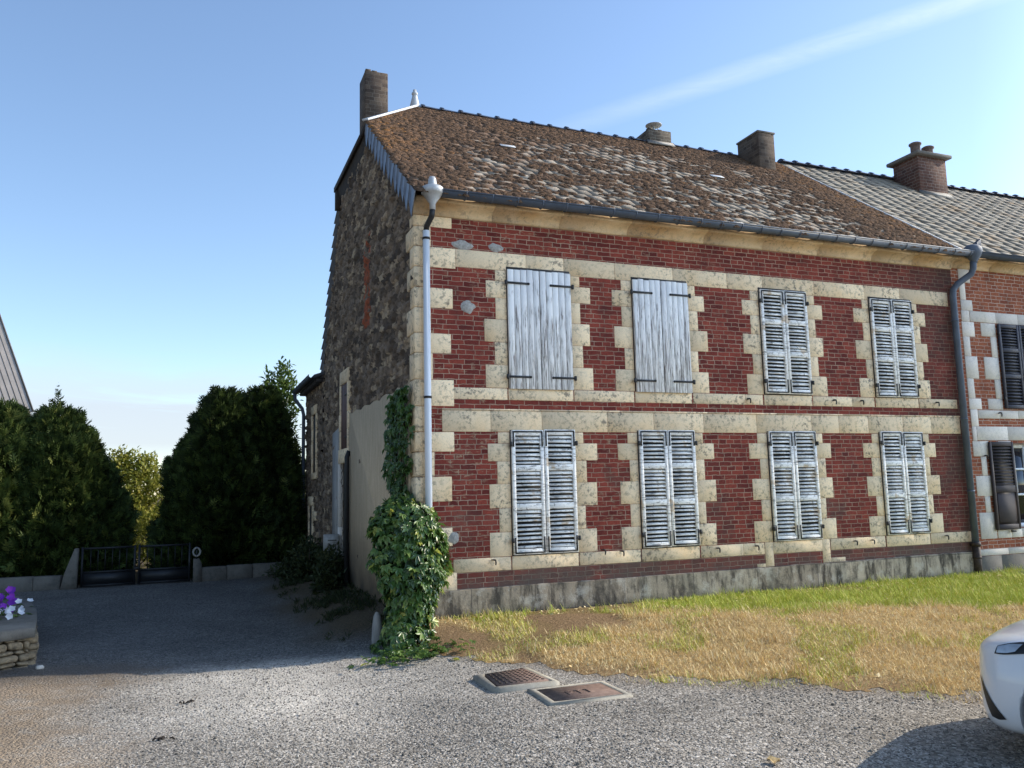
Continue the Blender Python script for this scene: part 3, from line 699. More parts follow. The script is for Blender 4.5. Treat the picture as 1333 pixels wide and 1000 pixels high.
def louvre_shutter(x0, x1, z0, z1, left, mat='flaking_white', irons=True, parent=None, nsl=9, yf=-.048, solid_low=False):
    parent = parent or house
    m = MB(); y0, y1 = yf, yf+.036; st = .048; yc, yh = (y0+y1)/2, (y1-y0)/2
    z0 += rng.uniform(-.006, .006); z1 += rng.uniform(-.006, .006); sag = rng.uniform(-.3, 1.2)
    H = z1-z0; fr = [0, .045, .355, .405, .665, .715, .955, 1.0] if not solid_low else [0, .06, .42, .50, .95, 1.0]
    def bar(a, b, c, d): m.obox(((a+b)/2, yc, (c+d)/2), ((b-a)/2, 0, 0), (0, yh, 0), (0, 0, (d-c)/2), rng.random()*.5+.5, .004)
    bar(x0, x0+st, z0, z1); bar(x1-st, x1, z0, z1)
    rails = [(fr[i], fr[i+1]) for i in range(0, len(fr), 2)]
    for a, b in rails: bar(x0+st, x1-st, z0+a*H, z0+b*H)
    for q in range(len(rails)-1):
        za, zb_ = z0 + rails[q][1]*H, z0 + rails[q+1][0]*H
        if solid_low and q == 0:
            m.box(x0+st, x1-st, yc-.004, yc+.01, za, zb_); m.obox(((x0+x1)/2, yc-.006, (za+zb_)/2), ((x1-x0)/2-st-.03, 0, 0), (0, .006, 0), (0, 0, (zb_-za)/2-.03), .6, .005); continue
        k_ = max(3, int(round((zb_-za)/.0525)))
        for i in range(k_):
            zc = za + (i+.5)*(zb_-za)/k_; tl = .0135+rng.uniform(-.0035, .004)*(.5+abs(sag)); dr = rng.uniform(-.004, .003)*(.4+abs(sag))
            if irons and rng.random() < .0: continue
            m.obox(((x0+x1)/2, yc, zc+dr), ((x1-x0)/2-st+.002, 0, rng.uniform(-.002, .002)), (0, .010, tl), (0, .003, -.0022), rng.random()*.9, 0)
    o = m.build('shutter', M[mat], parent)
    m = MB(); m.box(x0+st*.5, x1-st*.5, y1+.001, y1+.005, z0+.03, z1-.03); m.build('louvre_shade', M['shade_black'], o)  # black sheet put in for the shade between the slats
    if irons:
        for top in (1, 0):
            k2 = MB(); zz = z1-.022 if top else z0+.022; e = 1 if top else -1; L = .19
            k2.obox(((x0+x1)/2, y0-.002, zz), ((x1-x0)/2-.015, 0, 0), (0, .003, 0), (0, 0, .010))
            for xx in (x0+.022, x1-.022): k2.obox((xx, y0-.003, zz-e*L/2), (.010, 0, 0), (0, .003, 0), (0, 0, L/2))
            xh = x0 if left else x1; k2.obox((xh+(-.012 if left else .012), y0-.006, zz-e*(L-.035)), (.017, 0, 0), (0, .012, 0), (0, 0, .03), .5, .006)
            k2.build('hinge', M['iron'], o)
    return o
for i, (a, b) in enumerate(WX):
    mid = (a+b)/2
    if i < 2:
        plank_shutter(a+.004, mid-.003, UZ[0]-.01, UZ[1]-.01, True); plank_shutter(mid+.003, b-.004, UZ[0]-.01, UZ[1]-.01, False)
    else:
        louvre_shutter(a+.01, mid-.004, UZ[0]+.01, UZ[1]-.01, True); louvre_shutter(mid+.004, b-.01, UZ[0]+.01, UZ[1]-.01, False)
    louvre_shutter(a+.01, mid-.006, LZ[0]+.012, LZ[1]+.02, True); louvre_shutter(mid+.006, b-.01, LZ[0]+.012, LZ[1]+.02, False)
    # closing bar and dark frame seen round the leaves
    for z0, z1 in (UZ, LZ):
        m = MB(); m.box(a, b, -.008, -.003, z0, z1+.02); m.build('window_frame', M['dark_wood'], house)
# shutter hold-backs
def hook(x, z, parent=house):
    m = MB(); m.tube([(x, .01, z), (x, -.06, z), (x, -.062, z-.005)], .008, 6)
    m.tube([(x-.045, -.058, z+.006), (x-.01, -.063, z+.008), (x+.012, -.063, z+.004), (x+.016, -.062, z-.03), (x+.012, -.06, z-.06)], [.006,.008,.010,.010,.008], 6)
    m.build('shutter_hook', M['iron'], parent)
for x_, z_ in ((.93,.64),(2.44,.69),(2.71,.66),(4.2,.63),(4.85,.63),(6.62,.62),(6.95,.62),(8.45,.62),(4.86,2.70),(6.42,2.71),(6.95,2.71),(8.5,2.71)): hook(x_, z_)

# --- gable: rubble masonry built as relief
def inpoly(px, pz, poly):
    ins = np.zeros(len(px), bool); n = len(poly)
    for i in range(n):
        x1, y1 = poly[i]; x2, y2 = poly[(i+1) % n]
        c = ((y1 > pz) != (y2 > pz)) & (px < (x2-x1)*(pz-y1)/(y2-y1+1e-12) + x1); ins ^= c
    return ins
def rubble(name, poly, parent, seed, holes=(), res=(.04, .03), x0=0.0, sw=(.19, .092)):
    r2 = np.random.default_rng(seed)
    P_ = np.array(poly); ya, yb_ = P_[:,0].min(), P_[:,0].max(); za, zb_ = P_[:,1].min(), P_[:,1].max()
    ysn = np.linspace(ya, yb_, int((yb_-ya)/res[0])+1); zsn = np.linspace(za, zb_, int((zb_-za)/res[1])+1)
    asp = sw[0]/sw[1]
    S = []; zc = za; row = 0
    while zc < zb_ + .2:
        hh = sw[1]*r2.uniform(.7, 1.4); yc_ = ya - r2.uniform(0, .3)
        while yc_ < yb_ + .3:
            ww = sw[0]*r2.uniform(.5, 1.6); S.append((yc_+ww/2+r2.normal(0, .02), zc+hh/2+r2.normal(0, .022))); yc_ += ww
        zc += hh
    S = np.array(S); kd = KDTree(len(S))
    for i, q in enumerate(S): kd.insert((q[0], q[1]*asp, 0), i)
    kd.balance(); sh = r2.random(len(S)); sr = r2.normal(0, .012, len(S))
    Y, Z = np.meshgrid(ysn, zsn); Yf, Zf = Y.ravel(), Z.ravel()
    wy = (vnoise(Yf, Zf, 7, seed)-.5)*.06; wz = (vnoise(Yf, Zf, 9, seed+3)-.5)*.04
    e = np.zeros(len(Yf)); own = np.zeros(len(Yf), int)
    for i in range(len(Yf)):
        r = kd.find_n((Yf[i]+wy[i], (Zf[i]+wz[i])*asp, 0), 2); e[i] = (r[1][2]-r[0][2]); own[i] = r[0][1]
    ed = sstep(.0, .055, e)
    X = x0 - ed*(.032 + sr[own]) - (fbm(Yf, Zf, 14, seed+9)-.5)*.018 + .012
    nx = len(ysn); i, j = np.meshgrid(np.arange(nx-1), np.arange(len(zsn)-1)); i = i.ravel(); j = j.ravel()
    F = np.stack([j*nx+i, (j+1)*nx+i, (j+1)*nx+i+1, j*nx+i+1], 1)
    V = np.stack([X, Yf, Zf], 1); C = V[F].mean(1)
    k = inpoly(C[:,1], C[:,2], poly)
    for h in holes: k &= ~((C[:,1] > h[0]) & (C[:,1] < h[1]) & (C[:,2] > h[2]) & (C[:,2] < h[3]))
    F = F[k]; C = C[k]
    tn = sh[own[F[:,0]]]*.97
    scar = (np.abs(C[:,1] - (3.0+.0*C[:,2])) < .22) & (C[:,2] > 4.1) & (C[:,2] < 5.7) & (name == 'gable_wall')
    tn = np.where(scar & (vnoise(C[:,1], C[:,2], 9, 4) > np.interp(C[:,2], [4.2, 5.2, 5.7], [.3, .35, .95])), 1.0, tn)
    u, inv = np.unique(F.ravel(), return_inverse=True)
    m = MB(); m.add(V[u], inv.reshape(-1, 4), tn)
    return m.build(name, M['rubble'], parent, pattr=dict(mort=1-ed[u]), smooth=True)
EY0, EZ0, SL = -.30, 5.135, .742
def zr(y): return EZ0 + SL*(np.asarray(y) - EY0)
RY, RZ = 4.08, float(zr(4.08))
gpoly = [(.02, -.35), (.02, 5.25), (2.6, 7.15), (2.9, 7.2), (5.35, 7.25), (5.55, 6.8), (7.25, 4.35), (7.4, 4.0), (7.4, -.35)]
GD = (4.50, 5.25, -.35, 2.02); GW = (4.50, 5.15, 2.27, 3.42)
rubble('gable_wall', gpoly, house, 11, [GD, GW])
# flat masonry behind, rear wall and reveals
m = MB(); m.prism(gpoly, 'x', .30, .45); m.box(0.02, HL, 7.25, 7.4, -.35, 4.0); m.box(HL-.2, HL, .3, 7.3, -.35, 5.2)
for h in (GD, GW):
    for yy in (h[0], h[1]): m.add([(.03, yy, h[2]), (.30, yy, h[2]), (.30, yy, h[3]), (.03, yy, h[3])], [(0,1,2,3)])
    m.add([(.03, h[0], h[3]), (.30, h[0], h[3]), (.30, h[1], h[3]), (.03, h[1], h[3])], [(0,1,2,3)])
m.build('rear_wall', M['cement'], house)
# render coat on the lower gable
def render_coat(name, mat, poly, thick=.035):
    m = MB(); n = len(poly)
    ysn = np.arange(min(p[0] for p in poly), max(p[0] for p in poly)+.06, .06); zsn = np.arange(min(p[1] for p in poly), max(p[1] for p in poly)+.06, .06)
    m.prism([(p[0], p[1]) for p in poly], 'x', -thick, .02)
    return m.build(name, M[mat], house, fix=True)
tops = [(y_, 2.83 + .02*math.sin(y_*9) + rng.uniform(-.015, .015)) for y_ in np.arange(4.38, .2, -.22)]
render_coat('render_coat', 'lime_render', [(.24, -.35)] + [(4.38, -.35)] + tops + [(.24, 2.84)], .05)
render_coat('render_coat', 'pale_render', [(5.38, -.3), (6.08, -.3), (6.1, 2.62), (5.38, 2.68)], .045)
# gable door with stone jambs, upper loft shutter
m = MB(); m.box(.10, .14, GD[0]+.03, GD[1]-.03, -.3, GD[3]-.03)
for k in range(4): m.box(.092, .10, GD[0]+.05+k*.17, GD[0]+.05+k*.17+.155, -.28, GD[3]-.05)
d_ = m.build('door', M['beige_door'], house)
m = MB(); m.lathe((.06, GD[0]+.1, .95), [(0,-.02),(.02,-.012),(.02,.012),(0,.02)], 8); m.tube([(.06, GD[0]+.1, .95), (.1, GD[0]+.1, .95)], .008, 6); m.build('door_handle', M['iron'], d_)
def gblock(m, y0, y1, z0, z1, p=.062): m.obox(((.02-p)/2, (y0+y1)/2, (z0+z1)/2), ((.02+p)/2, 0, 0), (0, (y1-y0)/2, 0), (0, 0, (z1-z0)/2), rng.random(), .008)
for ja, jb in ((4.36, 4.50), (5.25, 5.38)):
    m = MB(); gblock(m, ja, jb, -.3, .9); gblock(m, ja, jb, .9, 2.02); m.build('door_jamb', M['white_limestone'], house)
m = MB(); gblock(m, 4.36, 5.36, 2.02, 2.27); gblock(m, 4.42, 5.24, 3.42, 3.66)
for z0, z1, w_ in ((2.27, 2.6, .1), (2.6, 2.9, .16), (2.9, 3.42, .1)): gblock(m, 4.5-w_, 4.5, z0, z1); gblock(m, 5.15, 5.15+w_, z0, z1)
m.build('window_surround', M['limestone'], house)
m = MB()
for k in range(4): m.box(-.045, -.012, 4.505+k*.161, 4.505+k*.161+.157, 2.28, 3.41, rng.random())
sh_ = m.build('shutter', M['old_brown_wood'], house, label='brown boarded shutter')
for z_ in (2.45, 3.2):
    m = MB(); m.box(-.054, -.044, 4.47, 4.8, z_, z_+.03); m.build('hinge', M['iron'], sh_)
m = MB(); m.tube([(-.10, 4.27, -.3), (-.10, 4.27, 2.1), (-.06, 4.27, 2.2)], .04, 10); m.build('drain_pipe', M['iron'], house)

# --- roof of the old house
def xleft(y): return np.where(y < 2.6, -.10, -.10 + 1.2*(y-2.6)/(RY-2.6))
m = MB(); TW, RS = .235, .195; r_ = 0; y_ = EY0
nrm = np.array([0, -SL, 1.]); nrm /= np.linalg.norm(nrm); slv = np.array([0, 1, SL]); slv /= np.linalg.norm(slv)
def tile(m, xa, xb, y0, y1, lift, tk, tone, xl0, xl1):
    a0, b0 = max(xa, xl0), max(xb, xl0); a1, b1 = max(xa, xl1), max(xb, xl1)
    if b0 - a0 < .01 and b1 - a1 < .01: return
    lo, hi = (lift + tk + rng.uniform(-.006, .007)), (.006 + tk); l2 = lo + rng.uniform(-.006, .006)
    jx = rng.uniform(-.006, .006)
    def q(x, y, h): return np.array([x, y, float(zr(y))]) + nrm*h
    V = [q(a0+jx, y0, lo), q(b0+jx-.004, y0, l2), q(b1+jx-.004, y1, hi), q(a1+jx, y1, hi), q(a0+jx, y0, lo-tk-.004), q(b0+jx-.004, y0, l2-tk-.004), q(b1+jx-.004, y1, hi-tk), q(a1+jx, y1, hi-tk)]
    m.add(V, [(0,1,2,3), (4,5,1,0), (5,6,2,1), (7,4,0,3)], tone)
while y_ < RY - .04:
    y1 = min(y_ + RS + .03, RY); off = (r_ % 2)*TW/2 - .3
    for c in range(int(HL/TW)+4):
        xa = off + c*TW; xb = xa + TW
        if xa > HL-.05: continue
        xb = min(xb, HL-.04)
        if xb - xa < .03: continue
        tn = np.clip(rng.normal(.42, .16) + (.0 if rng.random() > .012 else .5), 0, 1)
        tile(m, xa, xb, y_ + rng.uniform(-.012, .012), y1, .018, .012, tn, float(xleft(np.array(y_))), float(xleft(np.array(y1))))
    y_ += RS; r_ += 1
# under sheet, hip end and rear slopes
def P3(x, y, dz=0): return (x, y, float(zr(y)) + dz)
m.add([P3(-.1, EY0, -.004), P3(HL, EY0, -.004), P3(HL, RY, -.004), P3(1.1, RY, -.004), P3(-.1, 2.6, -.004)], [(0,1,2,3,4)], .2)
m.add([(-.1, 2.6, 7.285), (1.1, RY, RZ), (-.1, 5.55, 7.285)], [(0,1,2)], .3)
m.add([(1.1, RY, RZ), (HL, RY, RZ), (HL, 5.6, 7.25), (-.1, 5.55, 7.285)], [(0,1,2,3)], .3)
m.add([(.0, 5.58, 7.26), (HL, 5.6, 7.25), (HL, 7.5, 3.95), (-.02, 7.5, 3.95)], [(0,1,2,3)], .3)
roof = m.build('roof', M['mossy_tile'], house)
# moss cushions growing on the tiles
n = 46000
mx = rng.uniform(-.1, HL-.05, n); my = rng.uniform(EY0, RY-.05, n)
row = np.round((my-EY0)/RS); my = EY0 + row*RS + np.abs(rng.normal(.0, .065, n)) - .015
my = np.clip(my, EY0-.01, RY-.04)
dens = .45*fbm(mx, my, .8, 91) + .62*fbm(mx*.7, my*1.6, 3.2, 33) + .62*vnoise(mx*.8, my*2, 7, 34) + .0 + .30*sstep(1.6, .1, mx - .35*my*0)*sstep(0, 2, my+.8) + .30*sstep(2.6, 4.0, my) + .30*sstep(2.2, .2, (HL - mx) + .5*(my)*.0)
k = (rng.random(n) < sstep(.76, 1.08, dens)) & (mx > xleft(my)+.01); mx, my, dens = mx[k], my[k], dens[k]; n = len(mx)
sz = rng.uniform(.022, .062, n); hh = sz*rng.uniform(.2, .45, n); K = 6
an = (np.arange(K)/K*2*PI)[None] + rng.uniform(0, 1, n)[:, None]; rr = sz[:, None]*rng.uniform(.7, 1.3, (n, K))
base = np.stack([mx, my, zr(my)], 1) + nrm*.03
ux = np.array([1., 0, 0])
ring = base[:, None] + (rr*np.cos(an)*1.35)[..., None]*ux + (rr*np.sin(an)*.9)[..., None]*slv - .012*nrm
ring2 = base[:, None] + (rr*np.cos(an)*.8)[..., None]*ux + (rr*np.sin(an)*.55)[..., None]*slv + (hh*.8)[:, None, None]*nrm
V = np.concatenate([ring, ring2, (base + hh[:, None]*nrm)[:, None]], 1)
tf = [(i, (i+1) % K, K+(i+1) % K, K+i) for i in range(K)]; tg = [(K+i, K+(i+1) % K, 2*K) for i in range(K)]
m = MB(); offs = (2*K+1)*np.arange(n)[:, None, None]
tone = np.clip(.36 + rng.normal(0, .16, n) + .35*sstep(1.2, .1, mx)*sstep(.3, 1.8, my) + .25*sstep(1.6, .2, HL-mx) + .1*sstep(3, 4, my), 0, 1)
VV = V.reshape(-1, 3)
m.add(VV, (np.array(tf)[None] + offs).reshape(-1, 4), np.repeat(tone, K)); m.n = 0
m.F.append((np.array(tg)[None] + offs).reshape(-1, 3)); m.T.append(np.repeat(tone, K)); 
moss = m.build('moss', M['moss'], roof, smooth=True); moss['kind'] = 'stuff'
# ridge capping
def ridge(x0, x1, ry, rz, parent, st=.36):
    m = MB(); x = x0
    while x < x1 - .05:
        xe = min(x + st, x1); a = np.linspace(-1.0, 1.0, 7); rj = rng.uniform(-.008, .008)
        def sec(xx, r): return [(xx, ry + r*math.sin(t_), rz - .06 + rj + r*1.05*math.cos(t_)) for t_ in a]
        V = sec(x, .125) + sec(xe+.02, .108) ; m.add(V, [(i, i+1, 7+i+1, 7+i) for i in range(6)] , rng.random())
        V = sec(x-.012, .145) + sec(x+.045, .142); m.add(V, [(i, i+1, 7+i+1, 7+i) for i in range(6)] + [tuple(range(7))[::-1]], rng.random())
        x = xe
    return m.build('ridge_capping', M['ridge_tile'], parent)
ridge(1.2, 5.85, RY, RZ, roof); ridge(6.45, HL-.1, RY, RZ, roof)
m = MB()     # pale zinc along the hip
a0, a1 = np.array([-.12, 2.58, 7.29]), np.array([1.12, RY, RZ+.03])
dv = (a1-a0)/np.linalg.norm(a1-a0); sd_ = np.cross(dv, [0,0,1]); sd_ /= np.linalg.norm(sd_); up_ = np.cross(sd_, dv)
m.obox((a0+a1)/2 + up_*.035, dv*np.linalg.norm(a1-a0)/2, sd_*.055, up_*.018, .5, .006); m.build('hip_flashing', M['white_flashing'], roof)
m = MB(); a0, a1 = np.array(P3(HL-.02, EY0+.05, .045)), np.array(P3(HL-.02, 3.65, .045)); dv = a1-a0; L_ = np.linalg.norm(dv); dv /= L_
m.obox((a0+a1)/2, dv*L_/2, (.016, 0, 0), nrm*.018, .5, .004); m.build('verge_flashing', M['white_flashing'], roof)
for px_, py_ in ((2.11, 2.19), (6.11, 2.13)):
    m = MB(); c = np.array(P3(px_, py_)) + nrm*.055; m.obox(c, (.13, 0, 0), slv*.05, nrm*.006, 1.0, .002); m.build('replacement_tile', M['white_flashing'], roof)
m = MB()    # slates hung along the verges
for q in range(15):
    y0 = -.34 + q*.205; y1 = y0 + .24; zt0, zt1 = float(zr(y0)), float(zr(y1)); dp = .27 + rng.uniform(-.03, .03); xx = -.115 - (q % 2)*.006 + rng.uniform(-.004, .004)
    if y1 > 2.75: break
    m.add([(xx, y0, zt0+.02), (xx, y1, zt1+.02), (xx-.012, y1+.03, zt1-dp*.55), (xx-.02, y0+.10, zt0-dp), (xx+.012, y0, zt0+.02), (xx+.012, y1, zt1+.02), (xx, y1+.03, zt1-dp*.55), (xx-.008, y0+.10, zt0-dp)],
          [(0,1,2,3)[::-1], (4,5,6,7), (0,3,7,4), (2,1,5,6), (3,2,6,7)], rng.random())
m.build('verge_slates', M['slate'], roof); m = MB()
zz = 6.95
while zz > 4.0:
    yv = np.interp(zz, [4.0, 4.35, 6.8, 7.0], [7.42, 7.30, 5.60, 5.52]); dp = .30
    y2 = np.interp(zz-dp, [3.6, 4.0, 4.35, 6.8], [7.5, 7.42, 7.30, 5.60])
    m.add([(-.05, yv-.03, zz), (.2, yv-.03, zz+.0), (.2, y2+.05, zz-dp), (-.09, y2+.05, zz-dp), (-.05, yv+.02, zz), (.2, yv+.02, zz), (.2, y2+.09, zz-dp), (-.09, y2+.09, zz-dp)],
          [(0,1,2,3), (4,7,6,5), (0,3,7,4), (3,2,6,7)], rng.random()); zz -= .2
m.build('verge_slates', M['slate'], roof)
m = MB()    # boarded soffit under the half hip
m.add([(-.1, 2.6, 7.27), (-.1, 5.62, 7.29), (.04, 5.5, 6.85), (.04, 4.2, 6.75), (.04, 2.75, 6.93)], [(0,1,2,3,4)])
m.box(-.12, -.09, 2.58, 5.62, 7.21, 7.30); m.box(-.1, .05, 5.45, 5.62, 6.85, 7.28)
m.build('hip_soffit', M['soffit'], roof)
m = MB(); m.lathe((1.08, RY, RZ), [(.10,-.05),(.095,.04),(.05,.22),(.045,.26),(.06,.27),(.055,.30),(.035,.32),(.03,.36),(0,.37)], 16, sy=.8); m.build('finial', M['pale_zinc'], roof, smooth=False)

def chimney(mat, x0, x1, y0, y1, z0, z1, parent, top=0):
    m = MB(); m.obox(((x0+x1)/2, (y0+y1)/2, (z0+z1)/2), ((x1-x0)/2, 0, 0), (0, (y1-y0)/2, 0), (0, 0, (z1-z0)/2), .5, .012)
    # ragged top course
    for i in range(int((x1-x0)/.11)):
        if top and rng.random() < .6: m.box(x0+.008+i*.11, x0+.1+i*.11, y0+.004, y0+.1, z1-.01, z1+rng.uniform(.005, .025))
    return m.build('chimney', M[mat], parent)
c1 = chimney('dark_chimney_brick', .14, .545, 3.9, 4.42, 7.5, 8.88, house, 1)
c2 = chimney('chimney_brick', 5.88, 6.42, 3.95, 4.5, 8.1, 8.66, house, 1)
m = MB(); m.prism([(3.86, 8.31), (3.95, 8.33), (3.95, 8.42)], 'x', 5.85, 6.45); m.build('mortar_fillet', M['cement'], c2)
m = MB(); m.tube([(6.17, 4.2, 8.65), (6.17, 4.2, 8.85)], .02, 8); m.lathe((6.17, 4.2, 8.84), [(0, 0), (.17, .02), (.17, .03), (.03, .075), (0, .08)], 18)
for s_ in (-1, 1): m.tube([(6.17+s_*.1, 4.2, 8.65), (6.17+s_*.1, 4.2, 8.86)], .008, 6)
m.build('chimney_cowl', M['pale_zinc'], c2)
c3 = chimney('dark_chimney_brick', 8.06, 8.47, 3.30, 3.98, 7.6, 8.62, house)
m = MB(); m.obox((8.265, 3.64, 8.635), (.222, 0, 0), (0, .355, 0), (0, 0, .02), .5, .006); m.build('chimney_cap', M['grey_stone'], c3)
m = MB(); m.box(8.72, 9.12, 4.3, 4.75, 8.0, 8.72); m.obox((8.92, 4.52, 8.75), (.26, 0, 0), (0, .28, 0), (0, 0, .035), .5, .008); m.build('chimney', M['dark_chimney_brick'], house)

# --- gutter and down pipes
m = MB(); a = np.linspace(-PI*.5, PI*.5, 9)
def gut(m, x0, x1, yc=-.285, zc=5.175, r=.075):
    sec = [(yc + r*math.sin(t_), zc - r*math.cos(t_)) for t_ in a]; sec2 = [(yc + (r-.006)*math.sin(t_), zc - (r-.006)*math.cos(t_)) for t_ in a[::-1]]
    m.prism(sec + sec2, 'x', x0, x1); m.tube([(x0, yc-r, zc), (x1, yc-r, zc)], .011, 8)
gut(m, .24, 9.28); gu = m.build('gutter', M['zinc'], house, fix=True)
x = .55
while x < 9.2:
    m = MB(); sec = [(x, -.285 + .082*math.sin(t_), 5.175 - .082*math.cos(t_)) for t_ in a]; m.tube(sec, .0075, 6); x += .345
    m.build('gutter_bracket', M['zinc'], gu)
m = MB(); m.tube([(.10, -.075, 4.72), (.10, -.075, -.25)], .043, 14); dp_ = m.build('downpipe', M['white_pipe'], house, smooth=True)
m = MB(); m.lathe((.13, -.27, 4.93), [(.036,0),(.038,.08),(.125,.20),(.135,.205),(.135,.275),(.125,.285),(.06,.30),(.055,.33),(.048,.39),(.035,.42),(0,.425)], 20); m.build('rain_head', M['pale_zinc'], dp_)
m = MB(); m.tube([(.13,-.27,4.95),(.125,-.25,4.86),(.10,-.10,4.77),(.10,-.075,4.70)], .036, 12); m.build('pipe_elbow', M['iron'], dp_, smooth=True)
for z_ in (4.62, 2.63, 1.2):
    m = MB(); m.tube([(.10, -.075, z_-.014), (.10, -.075, z_+.014)], .05, 14); m.box(.085, .115, -.04, .0, z_-.012, z_+.012)
    m.build('pipe_bracket', M['iron'], dp_)
m = MB(); m.tube([(9.32,-.26,5.03),(9.32,-.255,4.92),(9.30,-.22,4.83),(9.12,-.10,4.68),(9.04,-.075,4.58),(9.02,-.075,4.46),(9.015,-.075,.47)], .052, 14); dr = m.build('downpipe', M['zinc'], house, smooth=True)
m = MB()
m.lathe((9.33, -.27, 5.0), [(.055,0),(.06,.03),(.15,.15),(.16,.19),(.155,.26),(.10,.30),(.0,.30)], 10, sy=.8)
for a_ in (0, 1, 2, 3): m.box(9.40+.025*a_, 9.42+.025*a_, -.30, -.24, 5.22, 5.36+.02*a_)
m.build('rain_head', M['zinc'], dr)
for z_ in (4.06, 2.45, 1.3):
    m = MB(); m.tube([(9.015, -.075, z_-.014), (9.015, -.075, z_+.014)], .059, 14); m.build('pipe_bracket', M['zinc'], dr)
m = MB(); m.tube([(9.015,-.075,.50),(9.015,-.075,.44)], .075, 14); m.tube([(9.015,-.075,.46),(9.015,-.075,-.1)], .06, 14); m.tube([(9.015,-.075,.28),(9.015,-.075,.25)], .068, 14); m.build('pipe_foot', M['rusty_iron'], dr)

# ================================================================== NEIGHBOURING HOUSE
NX = 21.0
nb = thing('brick_house', 'neighbouring brick house at right edge with white quoins, pale tiled roof and dark shutters', 'house', (HL, 0, 0))
brick_wall('front_wall', 'new_brick', HL+.002, NX, -.35, 5.1, nb, .004, .36, holes=[(10.12, 11.0, .68, 2.06)])
def nblock(m, x0, x1, z0, z1): block(m, x0, x1, z0, z1, proud=.006, back=.03)
m = MB()
zs_ = [4.99, 4.75, 4.45, 4.27]
for q, (za, zb_) in enumerate(zip(zs_[:-1], zs_[1:])): nblock(m, 9.27, 9.53 if q % 2 == 0 else 9.40, zb_, za)
zs_ = [4.08, 3.83, 3.50, 3.13, 2.80, 2.62]
for q, (za, zb_) in enumerate(zip(zs_[:-1], zs_[1:])): nblock(m, 9.25, 9.53 if q % 2 == 0 else 9.40, zb_, za)
zs_ = [2.10, 1.85, 1.54, 1.21, .95, .53]
for q, (za, zb_) in enumerate(zip(zs_[:-1], zs_[1:])): nblock(m, 9.24 if q % 2 == 0 else 9.40, 9.60 if q % 2 == 0 else 9.52, zb_, za)
nblock(m, 9.26, 9.42, 2.34, 2.62); nblock(m, 9.26, 9.355, 2.10, 2.34); nblock(m, 9.26, 9.44, 4.08, 4.27); m.build('corner_quoins', M['white_limestone'], nb)
for side in (0, 1):
    for zz in ([4.08, 3.85, 3.50, 3.13, 2.80, 2.62], [2.10, 1.85, 1.54, 1.21, .95, .68]):
        m = MB(); lo = zz[0] < 3
        for q, (za, zb_) in enumerate(zip(zz[:-1], zz[1:])):
            ww = (.14 if q % 2 else .34) if not lo else (.12 if q % 2 else .3)
            if side == 0: nblock(m, (10.12 if lo else 10.02)-ww+(.0), 10.115 if lo else 10.02, zb_, za)
            else: nblock(m, 11.0, 11.0+ww, zb_, za)
        m.build('window_jamb', M['white_limestone'], nb)
def nband(name, x0, x1, z0, z1, lens=(.35, .8)):
    m = MB(); course(m, x0, x1, z0, z1, lens, proud=.007); m.build(name, M['white_limestone'], nb)
nband('lintel_band', 9.45, NX, 4.085, 4.27); nband('sill_band', 9.43, NX, 2.47, 2.61); nband('lintel_band', 9.36, NX, 2.11, 2.34)
nband('sill_band', 9.62, NX, .53, .675, (.22, .4)); nband('base_course', 9.14, NX, .27, .37, (.4, .7))
m = MB(); x = HL+.05
while x < NX:
    xe = min(x + rng.uniform(.35, .55), NX); m.obox(((x+xe)/2, 0, -.04), ((xe-x)/2-.0006, 0, 0), (0, .014, 0), (0, 0, .305), rng.random(), .0015); x = xe
m.build('plinth', M['grey_stone'], nb)
m = MB(); x = HL
while x < NX:
    xe = min(x + rng.uniform(.8, 1.2), NX); pr = [(.05, 4.975), (-.02, 4.975), (-.03, 5.0)] + [(-.03 - .13*(1-math.cos(t_)), 5.0 + .085*math.sin(t_)) for t_ in np.linspace(.15, PI/2, 6)] + [(-.18, 5.09), (-.185, 5.132), (.05, 5.132)]
    m.prism(pr, 'x', x+.002, xe-.002, rng.random()); x = xe
m.build('cornice', M['cornice_stone'], nb, fix=True)
for a_, b_ in ((10.04, 10.51), (10.52, 10.99)): 
    o = louvre_shutter(a_, b_, 2.64, 4.07, a_ < 10.3, 'dark_shutter', False, nb)
    xh = a_-.01 if a_ < 10.3 else b_+.01
    for z_ in (2.8, 3.9):
        m = MB(); m.obox((xh, -.05, z_), (.016, 0, 0), (0, .012, 0), (0, 0, .03), .5, .005); m.build('hinge', M['iron'], o)
for a_, b_ in ((9.555, 10.10), (11.02, 11.56)):
    o = louvre_shutter(a_, b_, .66, 2.09, a_ < 10, 'brown_shutter', False, nb, solid_low=True, yf=-.055)
    m = MB(); m.obox(((a_+b_)/2+.08, -.06, .64), (.05, 0, 0), (0, .012, 0), (0, 0, .018), .5, .004); m.build('shutter_catch', M['iron'], o)
m = MB()    # white casement in the open lower window
for x0_, x1_ in ((10.12, 10.18), (10.53, 10.60), (10.94, 11.0)): m.box(x0_, x1_, .10, .16, .68, 2.06)
for z0_, z1_ in ((.68, .75), (1.20, 1.235), (1.62, 1.655), (1.99, 2.06)): 
    m.box(10.18, 10.53, .105, .155, z0_, z1_); m.box(10.60, 10.94, .105, .155, z0_, z1_)
wf = m.build('window_frame', M['white_paint'], nb)
m = MB(); m.box(10.12, 11.0, .128, .136, .68, 2.06); m.build('window_pane', M['window_glass'], wf)
m = MB(); xs_ = np.linspace(10.19, 10.34, 9); [m.add([(xs_[i], .12+.004*(i % 2), 1.25), (xs_[i+1], .12+.004*((i+1) % 2), 1.25), (xs_[i+1]*.6+10.19*.4+.05, .12, 2.02), (xs_[i]*.6+10.19*.4+.05, .12, 2.02)], [(0,1,2,3)]) for i in range(8)]
m.build('curtain', M['curtain'], wf)
